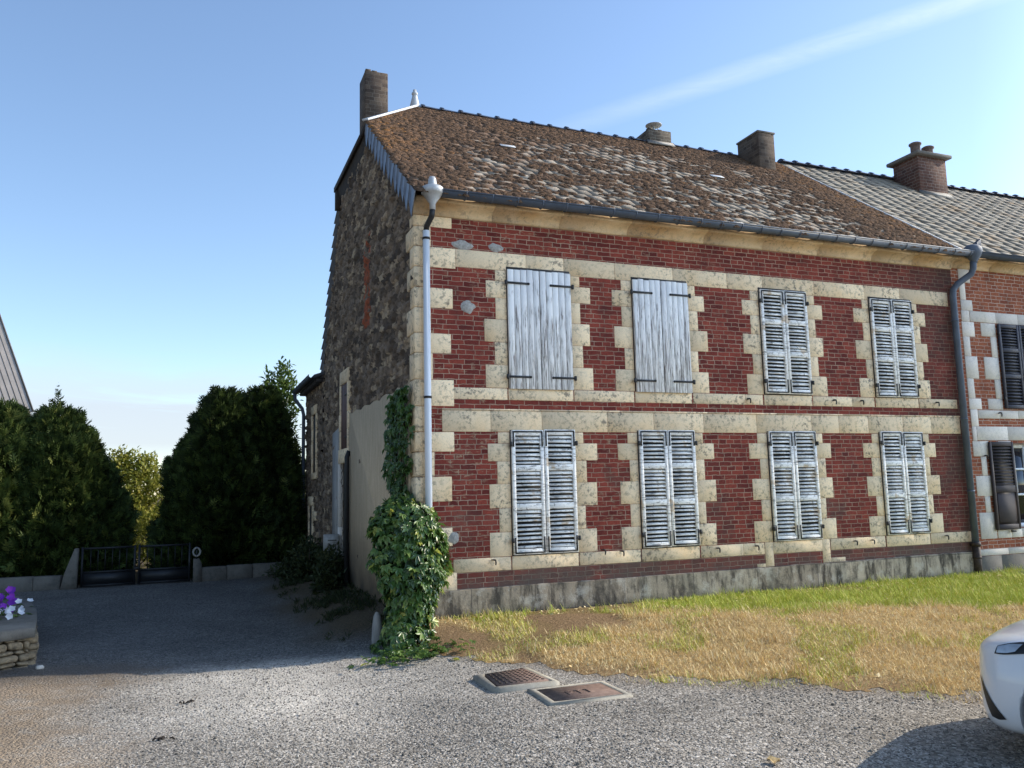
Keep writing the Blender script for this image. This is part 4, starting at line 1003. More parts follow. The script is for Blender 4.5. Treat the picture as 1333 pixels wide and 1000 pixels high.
hook(9.88, 2.56, nb); hook(9.46, 1.86, nb)
m = MB(); r_ = 0; y_ = EY0; TW2, RS2 = .33, .225
while y_ < RY-.04:
    y1 = min(y_ + RS2 + .03, RY); off = HL + .0 + (r_*.055) % TW2 - TW2
    for c in range(int((NX-HL)/TW2)+3):
        xa = off + c*TW2; xb = min(xa + TW2, NX+.1)
        if xa > NX: continue
        tile(m, xa, xb-.014, y_, y1, .022, .014, np.clip(rng.normal(.5, .2), 0, 1), HL+.0, HL+.0)
    y_ += RS2; r_ += 1
m.add([P3(HL, EY0, -.004), P3(NX+.1, EY0, -.004), P3(NX+.1, RY, -.004), P3(HL, RY, -.004)], [(0,1,2,3)], .1)
m.add([(HL, RY, RZ), (NX+.1, RY, RZ), (NX+.1, 8.4, 5.1), (HL, 8.4, 5.1)], [(0,1,2,3)], .3)
nroof = m.build('roof', M['pale_tile'], nb)
ridge(HL+.15, NX, RY, RZ+.03, nroof)
c4 = chimney('red_chimney_brick', 12.36, 13.20, 3.25, 3.95, 7.6, 8.68, nb)
m = MB(); m.obox((12.78, 3.60, 8.71), (.52, 0, 0), (0, .45, 0), (0, 0, .04), .5, .015); m.build('chimney_cap', M['grey_stone'], c4)
for q, (x_, y_) in enumerate(((12.60, 3.50), (12.98, 3.50))):
    m = MB(); h_ = .34 if q == 0 else .30; m.lathe((x_, y_, 8.745), [(.125,0),(.12,.03),(.105,.05),(.105,h_-.07),(.135,h_-.05),(.135,h_-.02),(.10,h_),(.085,h_),(.08,h_-.08)], 16); m.build('chimney_pot', M['terracotta'], c4)
m = MB(); m.prism([(3.14, 7.69+.03), (3.25, 7.77+.03), (3.25, 7.87)], 'x', 12.32, 13.24); m.build('mortar_fillet', M['pale_render'], c4)
m = MB(); gut(m, 9.38, NX); m.build('gutter', M['zinc'], nb, fix=True)
m = MB(); m.box(NX-.3, NX, .3, 8.3, -.35, 5.1); m.box(HL, NX, 8.0, 8.3, -.35, 5.1); m.build('rear_wall', M['cement'], nb)
# paving slab at the foot of the neighbour's wall
m = MB(); m.obox((9.75, -.32, .0), (.28, .0, 0), (0, .17, .004), (0, 0, .02), .5, .008); tag(m.build('paving_slab', M['grey_stone']), 'flat grey slab lying in the grass at the foot of the right-hand house', 'slab')

# ================================================================== REAR WING
wing = thing('stone_wing', 'low rubble stone wing with narrow windows behind the gable', 'building', (0, 7.4, 0))
W1 = (8.38, 8.92, 1.95, 3.22); W2 = (8.86, 9.36, -.2, 1.24)
rubble('wall', [(7.38, -.35), (7.38, 4.0), (10.12, 4.0), (10.12, -.35)], wing, 23, [W1, W2])
m = MB(); m.box(.25, 4.5, 7.42, 10.1, -.35, 3.9); m.build('rear_wall', M['dark_wall'], wing)
for h in (W1, W2):
    m = MB()
    gblock(m, h[0]-.11, h[1]+.11, h[3], h[3]+.20, .05)
    if h is W1: gblock(m, h[0]-.08, h[1]+.08, h[2]-.14, h[2], .05)
    for q in range(4):
        za = h[2] + (h[3]-h[2])*q/4; zb_ = h[2] + (h[3]-h[2])*(q+1)/4
        gblock(m, h[0]-.07-.06*(q % 2), h[0], za, zb_, .045); gblock(m, h[1], h[1]+.07+.06*(q % 2), za, zb_, .045)
    f_ = m.build('window_surround', M['limestone'], wing)
    m = MB(); m.box(-.0, .03, h[0]+.0, h[1], h[2], h[3]); [m.box(-.012, 0, h[0]+.03+.165*k, h[0]+.03+.165*k+.155, h[2]+.02, h[3]-.02) for k in range(3)]; m.build('shutter', M['dark_wood'], f_)
m = MB(); gblock(m, 8.3, 8.62, .93, 1.12, .05); m.build('stone_block', M['limestone'], wing)
m = MB(); m.add([(-.22, 7.35, 3.93), (-.22, 10.25, 3.93), (3.2, 10.25, 5.1), (3.2, 7.35, 5.1), (-.22, 7.35, 3.86), (-.22, 10.25, 3.86), (3.2, 10.25, 5.03), (3.2, 7.35, 5.03)], [(3,2,1,0), (4,5,6,7), (0,1,5,4), (1,2,6,5), (2,3,7,6), (3,0,4,7)], .4)
for q in range(12): m.box(-.16, .02, 7.45+q*.24, 7.52+q*.24, 3.80, 3.875)
wr = m.build('roof', M['dark_slate'], wing)
m = MB()
sec = [(-.27 + .06*math.sin(t_), 3.92 - .06*math.cos(t_)) for t_ in a]
m.add([(s0, 7.35, s1) for s0, s1 in sec] + [(s0, 10.3, s1) for s0, s1 in sec], [(i, i+1, 9+i+1, 9+i) for i in range(8)]); m.tube([(-.33, 7.35, 3.92), (-.33, 10.3, 3.92)], .01, 6)
m.build('gutter', M['zinc'], wr)
m = MB(); m.tube([(-.27, 10.2, 3.86), (-.26, 10.2, 3.72), (-.10, 10.15, 3.5), (-.07, 10.12, 3.35), (-.07, 10.12, -.2)], .042, 10); m.build('downpipe', M['zinc'], wing)

# ================================================================== FOLIAGE
def unit(v): return v/(np.linalg.norm(v, axis=-1, keepdims=True)+1e-9)
def diamonds(m, P, D, N, L, W, tone, fold=.15, mid=.45):
    """one folded leaf (two triangles) per row"""
    D = unit(D); S = unit(np.cross(D, N)); N = unit(np.cross(S, D)); n = len(P)
    L = np.broadcast_to(L, n)[:, None]; W = np.broadcast_to(W, n)[:, None]
    tip = P + D*L - N*L*.12
    l_ = P + D*L*mid + S*W*.5 + N*W*fold; r_ = P + D*L*mid - S*W*.5 + N*W*fold
    V = np.stack([P, r_, tip, l_], 1).reshape(-1, 3); o = 4*np.arange(n)[:, None]
    F = np.concatenate([np.array([[0, 1, 2]]) + o, np.array([[0, 2, 3]]) + o], 1).reshape(-1, 3)
    m.add(V, F, np.repeat(tone, 2))
def sprays(m, P, D, L, tone, k=4, wid=.16, spread=.75, r=rng):
    """conifer sprays: a central shoot with k pairs of side shoots lying in one plane"""
    n = len(P); D = unit(D); N = unit(np.cross(D, unit(r.normal(size=(n, 3))))); S = np.cross(D, N); L = np.broadcast_to(L, n)
    diamonds(m, P, D, N, L, L*wid, tone)
    for i in range(k):
        t_ = (i+.4)/(k+.6)
        for sg in (-1, 1):
            d = unit(D*(.62 + .3*t_) + sg*S*spread + N*r.normal(0, .12, (n, 1)))
            diamonds(m, P + D*(L*t_)[:, None]*.85, d, N, L*(.62 - .42*t_)*r.uniform(.8, 1.2, n), L*wid*.8, np.clip(tone + r.normal(0, .06, n), 0, 1))
def conifer(name, label, base, H, R, ns, group=None, seed=1, leafL=.32, tip=.35, light=0.):
    r = np.random.default_rng(seed); bx0, by0, bz0 = base
    root = thing(name, label, 'tree', base, group)
    m = MB(); m.tube([(bx0, by0, bz0-.2), (bx0+.03, by0, bz0+H*.4), (bx0, by0+.02, bz0+H*.95)], [.10*R+.04, .06*R+.02, .01], 8); 
    tk = m.build('trunk', M['bark'], root)
    m = MB(); t_ = r.beta(1.15, 1.5, ns); a_ = r.uniform(0, 2*PI, ns)
    lump = .52 + .85*fbm(a_*1.6+seed*7, t_*4+seed, 1., seed, 3)
    prof = np.minimum(1, (1-t_)**.42*1.12)*np.minimum(1, .80 + t_*1.6)
    depth = 1 - np.abs(r.normal(0, .16, ns)); rad = R*prof*lump*np.clip(depth, .2, 1.05)
    P_ = np.stack([bx0 + rad*np.cos(a_), by0 + rad*np.sin(a_), bz0 + .02 + t_*H*.97], 1)
    D = np.stack([np.cos(a_), np.sin(a_), .55 + .9*t_ + r.normal(0, .3, ns)], 1) + r.normal(0, .25, (ns, 3))
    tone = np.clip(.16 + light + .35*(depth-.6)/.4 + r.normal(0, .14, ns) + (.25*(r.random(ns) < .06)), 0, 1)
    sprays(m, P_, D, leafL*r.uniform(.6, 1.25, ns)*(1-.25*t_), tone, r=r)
    q = int(ns*.5); t2 = r.uniform(0, .86, q); a2 = r.uniform(0, 2*PI, q); rd = R*np.minimum(1, (1-t2)**.62)*.38*np.sqrt(r.random(q))   # inner leaves added to block light, toned black for the crown's shade
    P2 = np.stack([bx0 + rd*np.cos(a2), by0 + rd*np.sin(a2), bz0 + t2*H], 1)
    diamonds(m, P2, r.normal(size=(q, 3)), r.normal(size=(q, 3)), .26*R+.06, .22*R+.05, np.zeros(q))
    # leaders sticking out of the top and shoulders
    for _ in range(7):
        tt = r.uniform(.62, .98); aa = r.uniform(0, 2*PI); rr_ = R*(1-tt)**.62*.75
        st = np.array([bx0 + rr_*math.cos(aa), by0 + rr_*math.sin(aa), bz0 + H*tt*.95]); ln_ = tip*r.uniform(.5, 1.2); dr_ = np.array([r.normal(0, .18), r.normal(0, .18), 1.])
        kk = 9; u_ = np.linspace(0, 1, kk)[:, None]; PP = st + dr_*ln_*u_
        for w_ in range(3):
            dd = np.stack([r.normal(0, .7, kk), r.normal(0, .7, kk), np.full(kk, .9)], 1); sprays(m, PP, dd, ln_*.42*(1.05-u_[:, 0]), np.clip(r.normal(.5, .12, kk), 0, 1), k=3, r=r)
    m.build('crown', M['conifer_leaf'], root)
    return root
G1 = 'conifers on both sides of the gate'
conifer('conifer_tree', 'broad dark conifer at the left edge in front of the grey roof', (-6.3, 10.1, -.2), 3.75, 1.35, 8500, G1, 3, light=.20)  # lighter leaf tone on the left trees paints in their sunlit look
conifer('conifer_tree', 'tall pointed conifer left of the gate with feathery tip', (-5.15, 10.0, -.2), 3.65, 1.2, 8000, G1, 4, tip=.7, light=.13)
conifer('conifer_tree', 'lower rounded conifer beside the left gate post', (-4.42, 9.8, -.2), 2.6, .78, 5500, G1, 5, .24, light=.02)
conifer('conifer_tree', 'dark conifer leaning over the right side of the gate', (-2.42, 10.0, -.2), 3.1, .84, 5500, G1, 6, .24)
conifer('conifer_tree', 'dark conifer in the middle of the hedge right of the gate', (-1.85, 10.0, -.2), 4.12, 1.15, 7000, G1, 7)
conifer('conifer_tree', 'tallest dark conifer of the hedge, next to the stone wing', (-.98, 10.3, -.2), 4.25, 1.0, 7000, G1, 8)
def leafy(name, label, cat, base, blobs, n, mat, L, W, seed, toner, group=None, stems=6, up=.4):
    r = np.random.default_rng(seed); root = thing(name, label, cat, base, group); m = MB()
    for q in range(stems):
        b = blobs[q % len(blobs)]; e = np.array(b[0]) + r.normal(0, .35, 3)*np.array(b[1]); s0 = np.array(base) + r.normal(0, .06, 3)*[1, 1, 0] - [0, 0, .08]
        m.tube([s0, s0*.5 + e*.5 + r.normal(0, .06, 3), e], [.022, .014, .005], 6)
    m.build('stems', M['bark'], root)
    m = MB(); vol = np.array([b[1][0]*b[1][1]*b[1][2] for b in blobs])**.7; cnt = (n*vol/vol.sum()).astype(int)
    for b, c in zip(blobs, cnt):
        d = unit(r.normal(size=(c, 3))); rad = r.uniform(.0, 1, c)**.4*r.uniform(.85, 1.15, c)*(.7 + .5*vnoise(d[:, 0]*3+seed, d[:, 2]*3, 1., seed))
        P_ = np.array(b[0]) + d*rad[:, None]*np.array(b[1]); D = d*.8 + r.normal(0, .5, (c, 3)) + [0, 0, up]
        tone = np.clip(toner(P_, rad, r), 0, 1)
        nn = unit(np.stack([r.normal(0, .6, c), r.normal(0, .6, c), np.ones(c)], 1))
        for w_ in range(3):
            dd = unit(D) + r.normal(0, .55, (c, 3)); diamonds(m, P_ + r.normal(0, L*.35, (c, 3)), dd, nn + r.normal(0, .3, (c, 3)), L*r.uniform(.7, 1.2, c), W, np.clip(tone + r.normal(0, .08, c), 0, 1))
    m.build('foliage', M[mat], root); return root
leafy('laurel_bush', 'tall laurel with upright pale shoots above the dark hedge', 'bush', (-.62, 10.6, -.2), [((-.62, 10.6, 3.3), (.42, .4, 1.0)), ((-.5, 10.6, 4.25), (.16, .15, .45)), ((-.8, 10.6, 4.05), (.14, .14, .4)), ((-.36, 10.6, 4.0), (.15, .15, .4)), ((-.6, 10.6, 1.6), (.5, .4, 1.7))], 1500, 'laurel_leaf', .15, .055, 31, lambda P_, rd, r: .35 + .4*sstep(3.2, 4.3, P_[:, 2]) + r.normal(0, .12, len(P_)), up=1.0)
leafy('hazel_bush', 'sunlit yellow-green bush beyond the gate', 'bush', (-3.9, 13.4, -.2), [((-4.25, 13.5, 1.8), (.75, .6, .75)), ((-3.55, 13.4, 1.6), (.7, .6, .9)), ((-4.8, 13.6, 1.2), (.7, .6, 1.0)), ((-3.7, 13.2, .7), (.95, .6, .9)), ((-3.5, 13.5, 2.15), (.3, .3, .5)), ((-4.2, 13.5, 2.35), (.3, .3, .45)), ((-3.85, 13.5, 2.3), (.3, .3, .4)), ((-4.8, 13.5, 2.0), (.3, .3, .6))], 4200, 'bush_leaf', .11, .055, 32, lambda P_, rd, r: .5 + r.normal(0, .2, len(P_)), stems=9)
leafy('hazel_bush', 'olive green bush drooping over the left half of the gate', 'bush', (-4.0, 11.2, -.2), [((-3.95, 11.0, .75), (.22, .3, .75)), ((-4.05, 11.2, 1.5), (.3, .3, .4)), ((-3.3, 11.6, .6), (.6, .3, .75))], 700, 'bush_leaf', .10, .05, 33, lambda P_, rd, r: .4 + r.normal(0, .2, len(P_)))
wl = lambda P_, rd, r: .45 + r.normal(0, .2, len(P_))
leafy('weed_clump', 'dark weeds growing round the foot of the letterbox', 'weeds', (-.42, 6.6, -.12), [((-.42, 6.6, .15), (.38, .6, .36)), ((-.3, 7.4, .2), (.3, .5, .4)), ((-.7, 6.9, .0), (.3, .5, .22))], 800, 'weed_leaf', .12, .045, 34, wl, 'weeds along the gable wall', up=.6)
leafy('weed_clump', 'bushy dark weeds in front of the gable door', 'weeds', (-.30, 4.6, -.12), [((-.30, 4.7, .15), (.26, .38, .38)), ((-.25, 5.2, .2), (.2, .3, .38)), ((-.4, 4.3, .0), (.25, .3, .22))], 650, 'weed_leaf', .11, .045, 35, wl, 'weeds along the gable wall', up=.6)
# low growth along the verge of the lane
nv = 2600; vx = rng.uniform(-1.15, -.05, nv); vy = rng.uniform(.3, 8.3, nv)
k = rng.random(nv) < sstep(.40, .62, fbm(vx, vy, 1.6, 15))*sstep(-1.2, -.5, vx); vx, vy = vx[k], vy[k]; n = len(vx)
m = MB()
for w_ in range(5):
    dd = np.stack([rng.normal(0, .6, n), rng.normal(0, .6, n), np.full(n, .8)], 1)
    diamonds(m, np.stack([vx, vy, gz(vx, vy)], 1) + rng.normal(0, .015, (n, 3))*[1, 1, 0], dd, np.stack([rng.normal(size=n), rng.normal(size=n), np.ones(n)], 1), rng.uniform(.04, .12, n), .014, np.clip(rng.normal(.45, .2, n), 0, 1))
tag(m.build('verge_grass', M['weed_leaf']), 'thin weedy grass on the shaded verge below the gable', 'grass', kind='stuff')

# creeper on the corner of the house
def palmate(m, P, D, N, L, tone, r, k=5):
    D = unit(D); S = unit(np.cross(D, N)); n = len(P)
    for i in range(k):
        an = (i-(k-1)/2)*.62; sc = 1 - .16*abs(i-(k-1)/2)
        d = D*math.cos(an) + S*math.sin(an)
        diamonds(m, P, d + r.normal(0, .08, (n, 3)), N, L*sc, L*sc*.42, np.clip(tone + r.normal(0, .05, n), 0, 1), .22, .55)
creeper = thing('creeper', 'green creeper climbing the gable corner and spilling over the white downpipe', 'creeper', (-.25, -.3, -.25))
m = MB()
for q in range(7):
    y0 = rng.uniform(-.25, .25); pts = [(-.2+rng.normal(0, .1), -.15+rng.normal(0, .12), -.25), (-.13, y0, .6), (-.09, .25+rng.uniform(0, .4), 1.3), (-.07, .3+rng.uniform(0, .7), 2.0), (-.06, .4+rng.uniform(0, .6), 2.55)]
    m.tube(pts[:rng.integers(3, 6)], [.02, .016, .012, .008, .004][:3] if False else .011, 6)
m.build('stems', M['bark'], creeper)
r = np.random.default_rng(44); m = MB()
n = 620; zz = r.uniform(1.0, 2.80, n)
lo = np.interp(zz, [1.0, 1.3, 1.6, 2.0, 2.4, 2.8], [.05, .05, .18, .10, .05, .12]); hi = np.interp(zz, [1.0, 1.3, 1.5, 1.75, 2.1, 2.5, 2.72, 2.8], [1.1, .75, .70, 1.30, 1.12, .98, .75, .45])
yy = lo + (hi-lo)*r.random(n) + r.normal(0, .05, n); xx = -.07 - r.uniform(0, .17, n)*np.sin(np.clip((yy-lo)/(hi-lo+.01), 0, 1)*PI)**.5
P_ = np.stack([xx, yy, zz], 1); D = np.stack([-.35+r.normal(0, .25, n), r.normal(0, .4, n), np.full(n, -.9)], 1); N_ = np.stack([-np.ones(n), r.normal(-.2, .35, n), .55+r.normal(0, .3, n)], 1)
palmate(m, P_, D, N_, r.uniform(.07, .125, n), np.clip(r.normal(.38, .15, n), 0, .9), r)
def clump(n, shell):
    zz = -.25 + 1.66*r.beta(1.25, 1.1, n); a_ = r.uniform(0, 2*PI, n)
    rx = np.interp(zz, [-.25, -.1, .1, .35, .6, .85, 1.1, 1.28, 1.42], [.33, .28, .24, .28, .36, .41, .41, .32, .10]); cx_ = np.interp(zz, [-.25, .1, .6, 1.0, 1.4], [-.30, -.21, -.16, -.19, -.22])
    ry = rx*np.interp(zz, [-.25, .1, .8, 1.4], [1.0, .75, .85, .8]); cy2 = np.interp(zz, [-.25, .1, .6, 1.0, 1.4], [-.42, -.25, -.22, -.15, -.05])
    lump = .68 + .60*vnoise(a_*1.7, zz*4.2, 1., 8); rr = shell*lump
    P_ = np.stack([cx_ + rx*rr*np.cos(a_), cy2 + ry*rr*np.sin(a_), zz], 1); out = np.stack([np.cos(a_), np.sin(a_), np.zeros(n)], 1)
    k = ~((P_[:, 0] > -.03) & (P_[:, 1] > -.03)); return P_[k], out[k]
P_, out = clump(1500, r.uniform(.86, 1.06, 1500)); n = len(P_)
D = out*.45 + r.normal(0, .35, (n, 3)) + [0, 0, -.85]; N_ = out*.8 + [0, 0, .65] + r.normal(0, .3, (n, 3))
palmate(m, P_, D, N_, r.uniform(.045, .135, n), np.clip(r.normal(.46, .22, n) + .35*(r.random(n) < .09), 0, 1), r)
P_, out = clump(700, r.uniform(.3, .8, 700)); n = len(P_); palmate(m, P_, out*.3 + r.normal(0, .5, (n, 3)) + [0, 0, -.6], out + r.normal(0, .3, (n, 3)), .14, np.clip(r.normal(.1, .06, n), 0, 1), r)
n = 130; P_ = np.stack([-.3 + r.normal(0, .26, n), -.95 + r.normal(0, .16, n), np.full(n, 0.)], 1); P_[:, 2] = gz(P_[:, 0], P_[:, 1]) + r.uniform(.02, .10, n)   # runners on the ground
palmate(m, P_, np.stack([r.normal(size=n), r.normal(size=n)-.4, np.full(n, -.2)], 1), np.stack([r.normal(0, .3, n), r.normal(0, .3, n), np.ones(n)], 1), r.uniform(.06, .10, n), np.clip(r.normal(.5, .18, n) + .3*(r.random(n) < .1), 0, 1), r)
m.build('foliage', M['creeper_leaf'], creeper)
# guard stone half hidden by the creeper
m = MB(); m.lathe((-.50, .05, -.3), [(.085,0),(.09,.1),(.08,.25),(.06,.36),(.03,.41),(0,.42)], 10, sx=.75); tag(m.build('guard_stone', M['pale_render'], origin=(-.50, .05, -.3)), 'pale leaning corner stone half hidden by the creeper', 'stone')

# ================================================================== LANE: GATE, WALLS, LETTERBOX
gate = thing('metal_gate', 'low black double gate with bars above solid panels', 'gate', (-3.47, 8.3, -.2))
for a_, b_ in ((-4.45, -3.49), (-3.45, -2.49)):
    zt = .58
    m = MB(); zb0 = -.17
    for x_ in (a_+.02, b_-.02): m.box(x_-.02, x_+.02, 8.28, 8.32, zb0, zt)
    for z_ in (zt-.03, .10, zb0+.02): m.box(a_+.04, b_-.04, 8.285, 8.315, z_-.018, z_+.018)
    leaf = m.build('gate_leaf', M['gate_metal'], gate)
    m = MB(); m.box(a_+.04, b_-.04, 8.293, 8.299, zb0+.03, .09); m.build('panel', M['gate_metal'], leaf)
    for q in range(6):
        x_ = a_ + .04 + (q+1)*(b_-a_-.08)/7; m = MB(); m.tube([(x_, 8.30, .11), (x_, 8.30, zt-.04)], .009, 6); m.build('bar', M['gate_metal'], leaf)
m = MB(); m.box(-3.52, -3.42, 8.26, 8.28, .10, .16); m.tube([(-3.47, 8.27, .14), (-3.47, 8.20, .14), (-3.40, 8.20, .14)], .01, 6); m.build('latch', M['iron'], gate)
def gate_post(name, label, poly):
    m = MB(); m.prism(poly, 'y', 8.22, 8.44); return tag(m.build(name, M['grey_stone'], origin=(poly[0][0], 8.3, -.25), fix=True), label, 'post')
gate_post('gate_pier', 'pale pier with a sloping shoulder at the left of the gate', [(-4.50, -.28), (-4.50, .56), (-4.56, .56), (-4.72, .10), (-4.80, -.28)])
gate_post('gate_pier', 'short stone pier at the right of the gate with a white ring on it', [(-2.28, -.28), (-2.28, .16), (-2.33, .26), (-2.44, .26), (-2.44, -.28)])
m = MB(); an = np.linspace(0, 2*PI, 22)[:-1]; m.tube([(-2.38+.065*math.cos(t_), 8.19+.01*math.sin(t_), .40+.08*math.sin(t_)) for t_ in np.append(an, [0, .15])], .018, 8)
tag(m.build('ring', M['pale_render'], origin=(-2.38, 8.19, .32)), 'white ring hanging above the right gate pier', 'ring')
m = MB(); m.tube([(-2.38, 8.25, .2), (-2.38, 8.24, .5)], .02, 6); tag(m.build('ring_post', M['gate_metal'], origin=(-2.38, 8.25, .2)), 'thin black post carrying the white ring by the gate', 'post')
def low_wall(x0, x1, y0, y1, h0, h1, label):
    L_ = math.hypot(x1-x0, y1-y0); d = np.array([(x1-x0)/L_, (y1-y0)/L_, 0]); nn = np.array([-d[1], d[0], 0])*.11; m = MB(); s_ = 0
    while s_ < L_:
        e = min(s_ + rng.uniform(.4, .9), L_); f = s_/L_; h_ = h0 + (h1-h0)*f; c = np.array([x0, y0, 0]) + d*(s_+e)/2; zg = float(gz(c[0], c[1])) - .1
        m.obox(c + [0, 0, (zg+h_)/2], d*((e-s_)/2-.002), nn*rng.uniform(.92, 1.05), np.array([0, 0, (h_-zg)/2+rng.uniform(-.008, .008)]), rng.random(), .015); s_ = e
    tag(m.build('low_wall', M['grey_stone'], origin=(x0, y0, -.2)), label, 'wall')
low_wall(-4.78, -11., 8.45, 9.2, .06, .12, 'low stone wall under the conifers left of the gate')
low_wall(-2.30, -.06, 8.36, 8.5, .08, .10, 'low stone wall under the hedge between the gate and the stone wing')
m = MB(); m.obox((-2.78, 10.4, .25), (.17, 0, 0), (0, .03, 0), (0, 0, .42), .5, .01); m.box(-2.80, -2.79, 10.36, 10.37, -.1, .6); tag(m.build('grey_panel', M['grey_panel'], origin=(-2.78, 10.4, -.2)), 'upright grey panel seen through the right half of the gate', 'panel')
shed = thing('shed', 'flat-roofed dark shed peeping out behind the hedge', 'shed', (-1.6, 17.2, -.2))
m = MB(); m.box(-2.75, -.4, 16.5, 18, -.3, 2.78); m.build('wall', M['shed_wall'], shed)
m = MB(); m.obox((-1.58, 17.25, 2.84), (1.25, 0, 0), (0, .83, 0), (0, 0, .06), .5, .01); m.build('roof', M['zinc'], shed)

box_ = thing('letterbox', 'grey metal letterbox on a thin post beside the gable door', 'letterbox', (-.22, 5.2, -.1))
m = MB(); m.tube([(-.22, 5.2, -.2), (-.22, 5.2, .52)], .018, 8); m.build('post', M['mail_metal'], box_)
ux_ = np.array([.985, -.17, 0]); uy_ = np.array([.17, .985, 0]); cb = np.array([-.205, 5.2, .64])
m = MB(); m.obox(cb, ux_*.135, uy_*.08, (0, 0, .14), .5, .008); bd = m.build('box', M['mail_metal'], box_)
m = MB(); m.obox(cb - uy_*.082 + ux_*.018, ux_*.112, uy_*.005, (0, 0, .118), .5, .004); fl = m.build('flap', M['mail_metal'], bd)
m = MB(); m.obox(cb - uy_*.088 + ux_*.018 + [0, 0, .042], ux_*.075, uy_*.003, (0, 0, .009)); m.build('slot', M['mail_dark'], fl)
m = MB()    # worn raised emblem: a horse-drawn coach in relief
def em(u, v, hu, hv, rot=0):
    c_, s2 = math.cos(rot), math.sin(rot); m.obox(cb - uy_*.089 + ux_*(.018+u) + np.array([0, 0, v]), (ux_*c_ + np.array([0, 0, 1])*s2)*hu, uy_*.004, (np.array([0, 0, 1])*c_ - ux_*s2)*hv, .5)
for args in ((-.055, -.035, .022, .018), (-.055, -.012, .018, .005), (-.005, -.045, .024, .010), (.045, -.038, .02, .011), (.068, -.024, .010, .006, .6), (-.01, -.066, .006, .012, .2), (.012, -.066, .005, .012, -.3), (.035, -.062, .005, .014, .2), (.056, -.062, .005, .013, -.2), (-.072, -.062, .010, .010, .78), (-.036, -.062, .010, .010, .78), (.03, .012, .03, .004)): em(*args)
m.build('emblem', M['mail_dark'], fl)

# ================================================================== PLANTER, FLOWERS, LEFT BUILDING
pl = thing('planter_wall', 'rounded rubble planter with a thick flat stone slab on top at the left edge', 'planter', (-5.0, 1.5, -.28))
C0 = np.array([-4.06, .55]); dF = unit(np.array([-.30, -.16]))
outline = [C0 + dF*3.2, C0, [-4.16, 1.35], [-4.27, 2.08], [-4.40, 2.75], [-4.56, 3.4], [-4.78, 4.0], [-5.1, 4.6], [-5.6, 5.1], [-6.4, 5.3], [-7.2, 5.0]]
outline = [tuple(map(float, p_)) for p_ in outline]
m = MB(); n = len(outline); cx_, cyc = -5.6, 2.4
def inset(p_, k_): v = np.array([cx_, cyc]) - p_; L_ = np.linalg.norm(v); return np.array(p_) + v/L_*k_
ring = [(p_[0], p_[1]) for p_ in outline]
V = [(x_, y_, .055) for x_, y_ in ring] + [(x_, y_, .148) for x_, y_ in ring] + [(*inset(p_, .012), .158) for p_ in ring]
F = [(i, (i+1) % n, n+(i+1) % n, n+i) for i in range(n)] + [(n+i, n+(i+1) % n, 2*n+(i+1) % n, 2*n+i) for i in range(n)] + [tuple(range(2*n, 3*n)), tuple(range(n))[::-1]]
m.add(V, F, .5); m.build('slab', M['grey_stone'], pl, fix=True)
m = MB()
base_o = [inset(p_, .12) for p_ in outline]
for i in range(n-1):
    p0, p1 = base_o[i], base_o[i+1]; L_ = np.linalg.norm(p1-p0); d = (p1-p0)/L_; nn = np.array([-d[1], d[0]])
    z_ = -.36
    while z_ < .05:
        hh = min(rng.uniform(.045, .10), .056-z_+.01); s_ = 0
        while s_ < L_:
            e = min(s_ + rng.uniform(.08, .30), L_); c = p0 + d*((s_+e)/2); o_ = rng.uniform(-.012, .022)
            m.obox((c[0]-nn[0]*o_, c[1]-nn[1]*o_, z_+hh/2), (*(d*((e-s_)/2-.006)), rng.uniform(-.008, .008)), (*(nn*.09), 0), (0, 0, hh/2-.005), rng.random(), .018); s_ = e
        z_ += hh
m.build('rubble_base', M['planter_rubble'], pl)
m = MB(); m.obox((-3.98, .40, -.235), (.035, .01, 0), (-.01, .03, 0), (0, 0, .022), .9, .012); tag(m.build('white_stone', M['white_limestone'], origin=(-3.98, .40, -.25)), 'small white stone on the ground at the foot of the planter', 'stone')
pot = thing('flower_pot', 'terracotta trough standing on the planter slab just behind the petunias', 'flower pot', (-5.25, 1.8, .158))
m = MB(); m.obox((-5.25, 1.8, .25), (.35, 0, 0), (0, .16, 0), (0, 0, .092), .5, .012); m.build('trough', M['terracotta'], pot)
fl_ = thing('petunias', 'purple and white petunias spilling onto the planter slab', 'flowers', (-4.75, 1.7, .158))
r = np.random.default_rng(55); m = MB(); n = 260
P_ = np.stack([-4.68 + r.normal(0, .15, n), 1.75 + r.normal(0, .25, n), .18 + r.uniform(0, .26, n)], 1); P_[:, 2] -= np.clip((P_[:, 0]+4.6)*.9, 0, .2); P_[:, 2] = np.maximum(P_[:, 2], .17)
diamonds(m, P_, r.normal(size=(n, 3))*[1, 1, .4], np.stack([r.normal(0, .4, n), r.normal(0, .4, n), np.ones(n)], 1), r.uniform(.05, .09, n), .035, np.clip(r.normal(.5, .2, n), 0, 1)); m.build('leaves', M['laurel_leaf'], fl_)
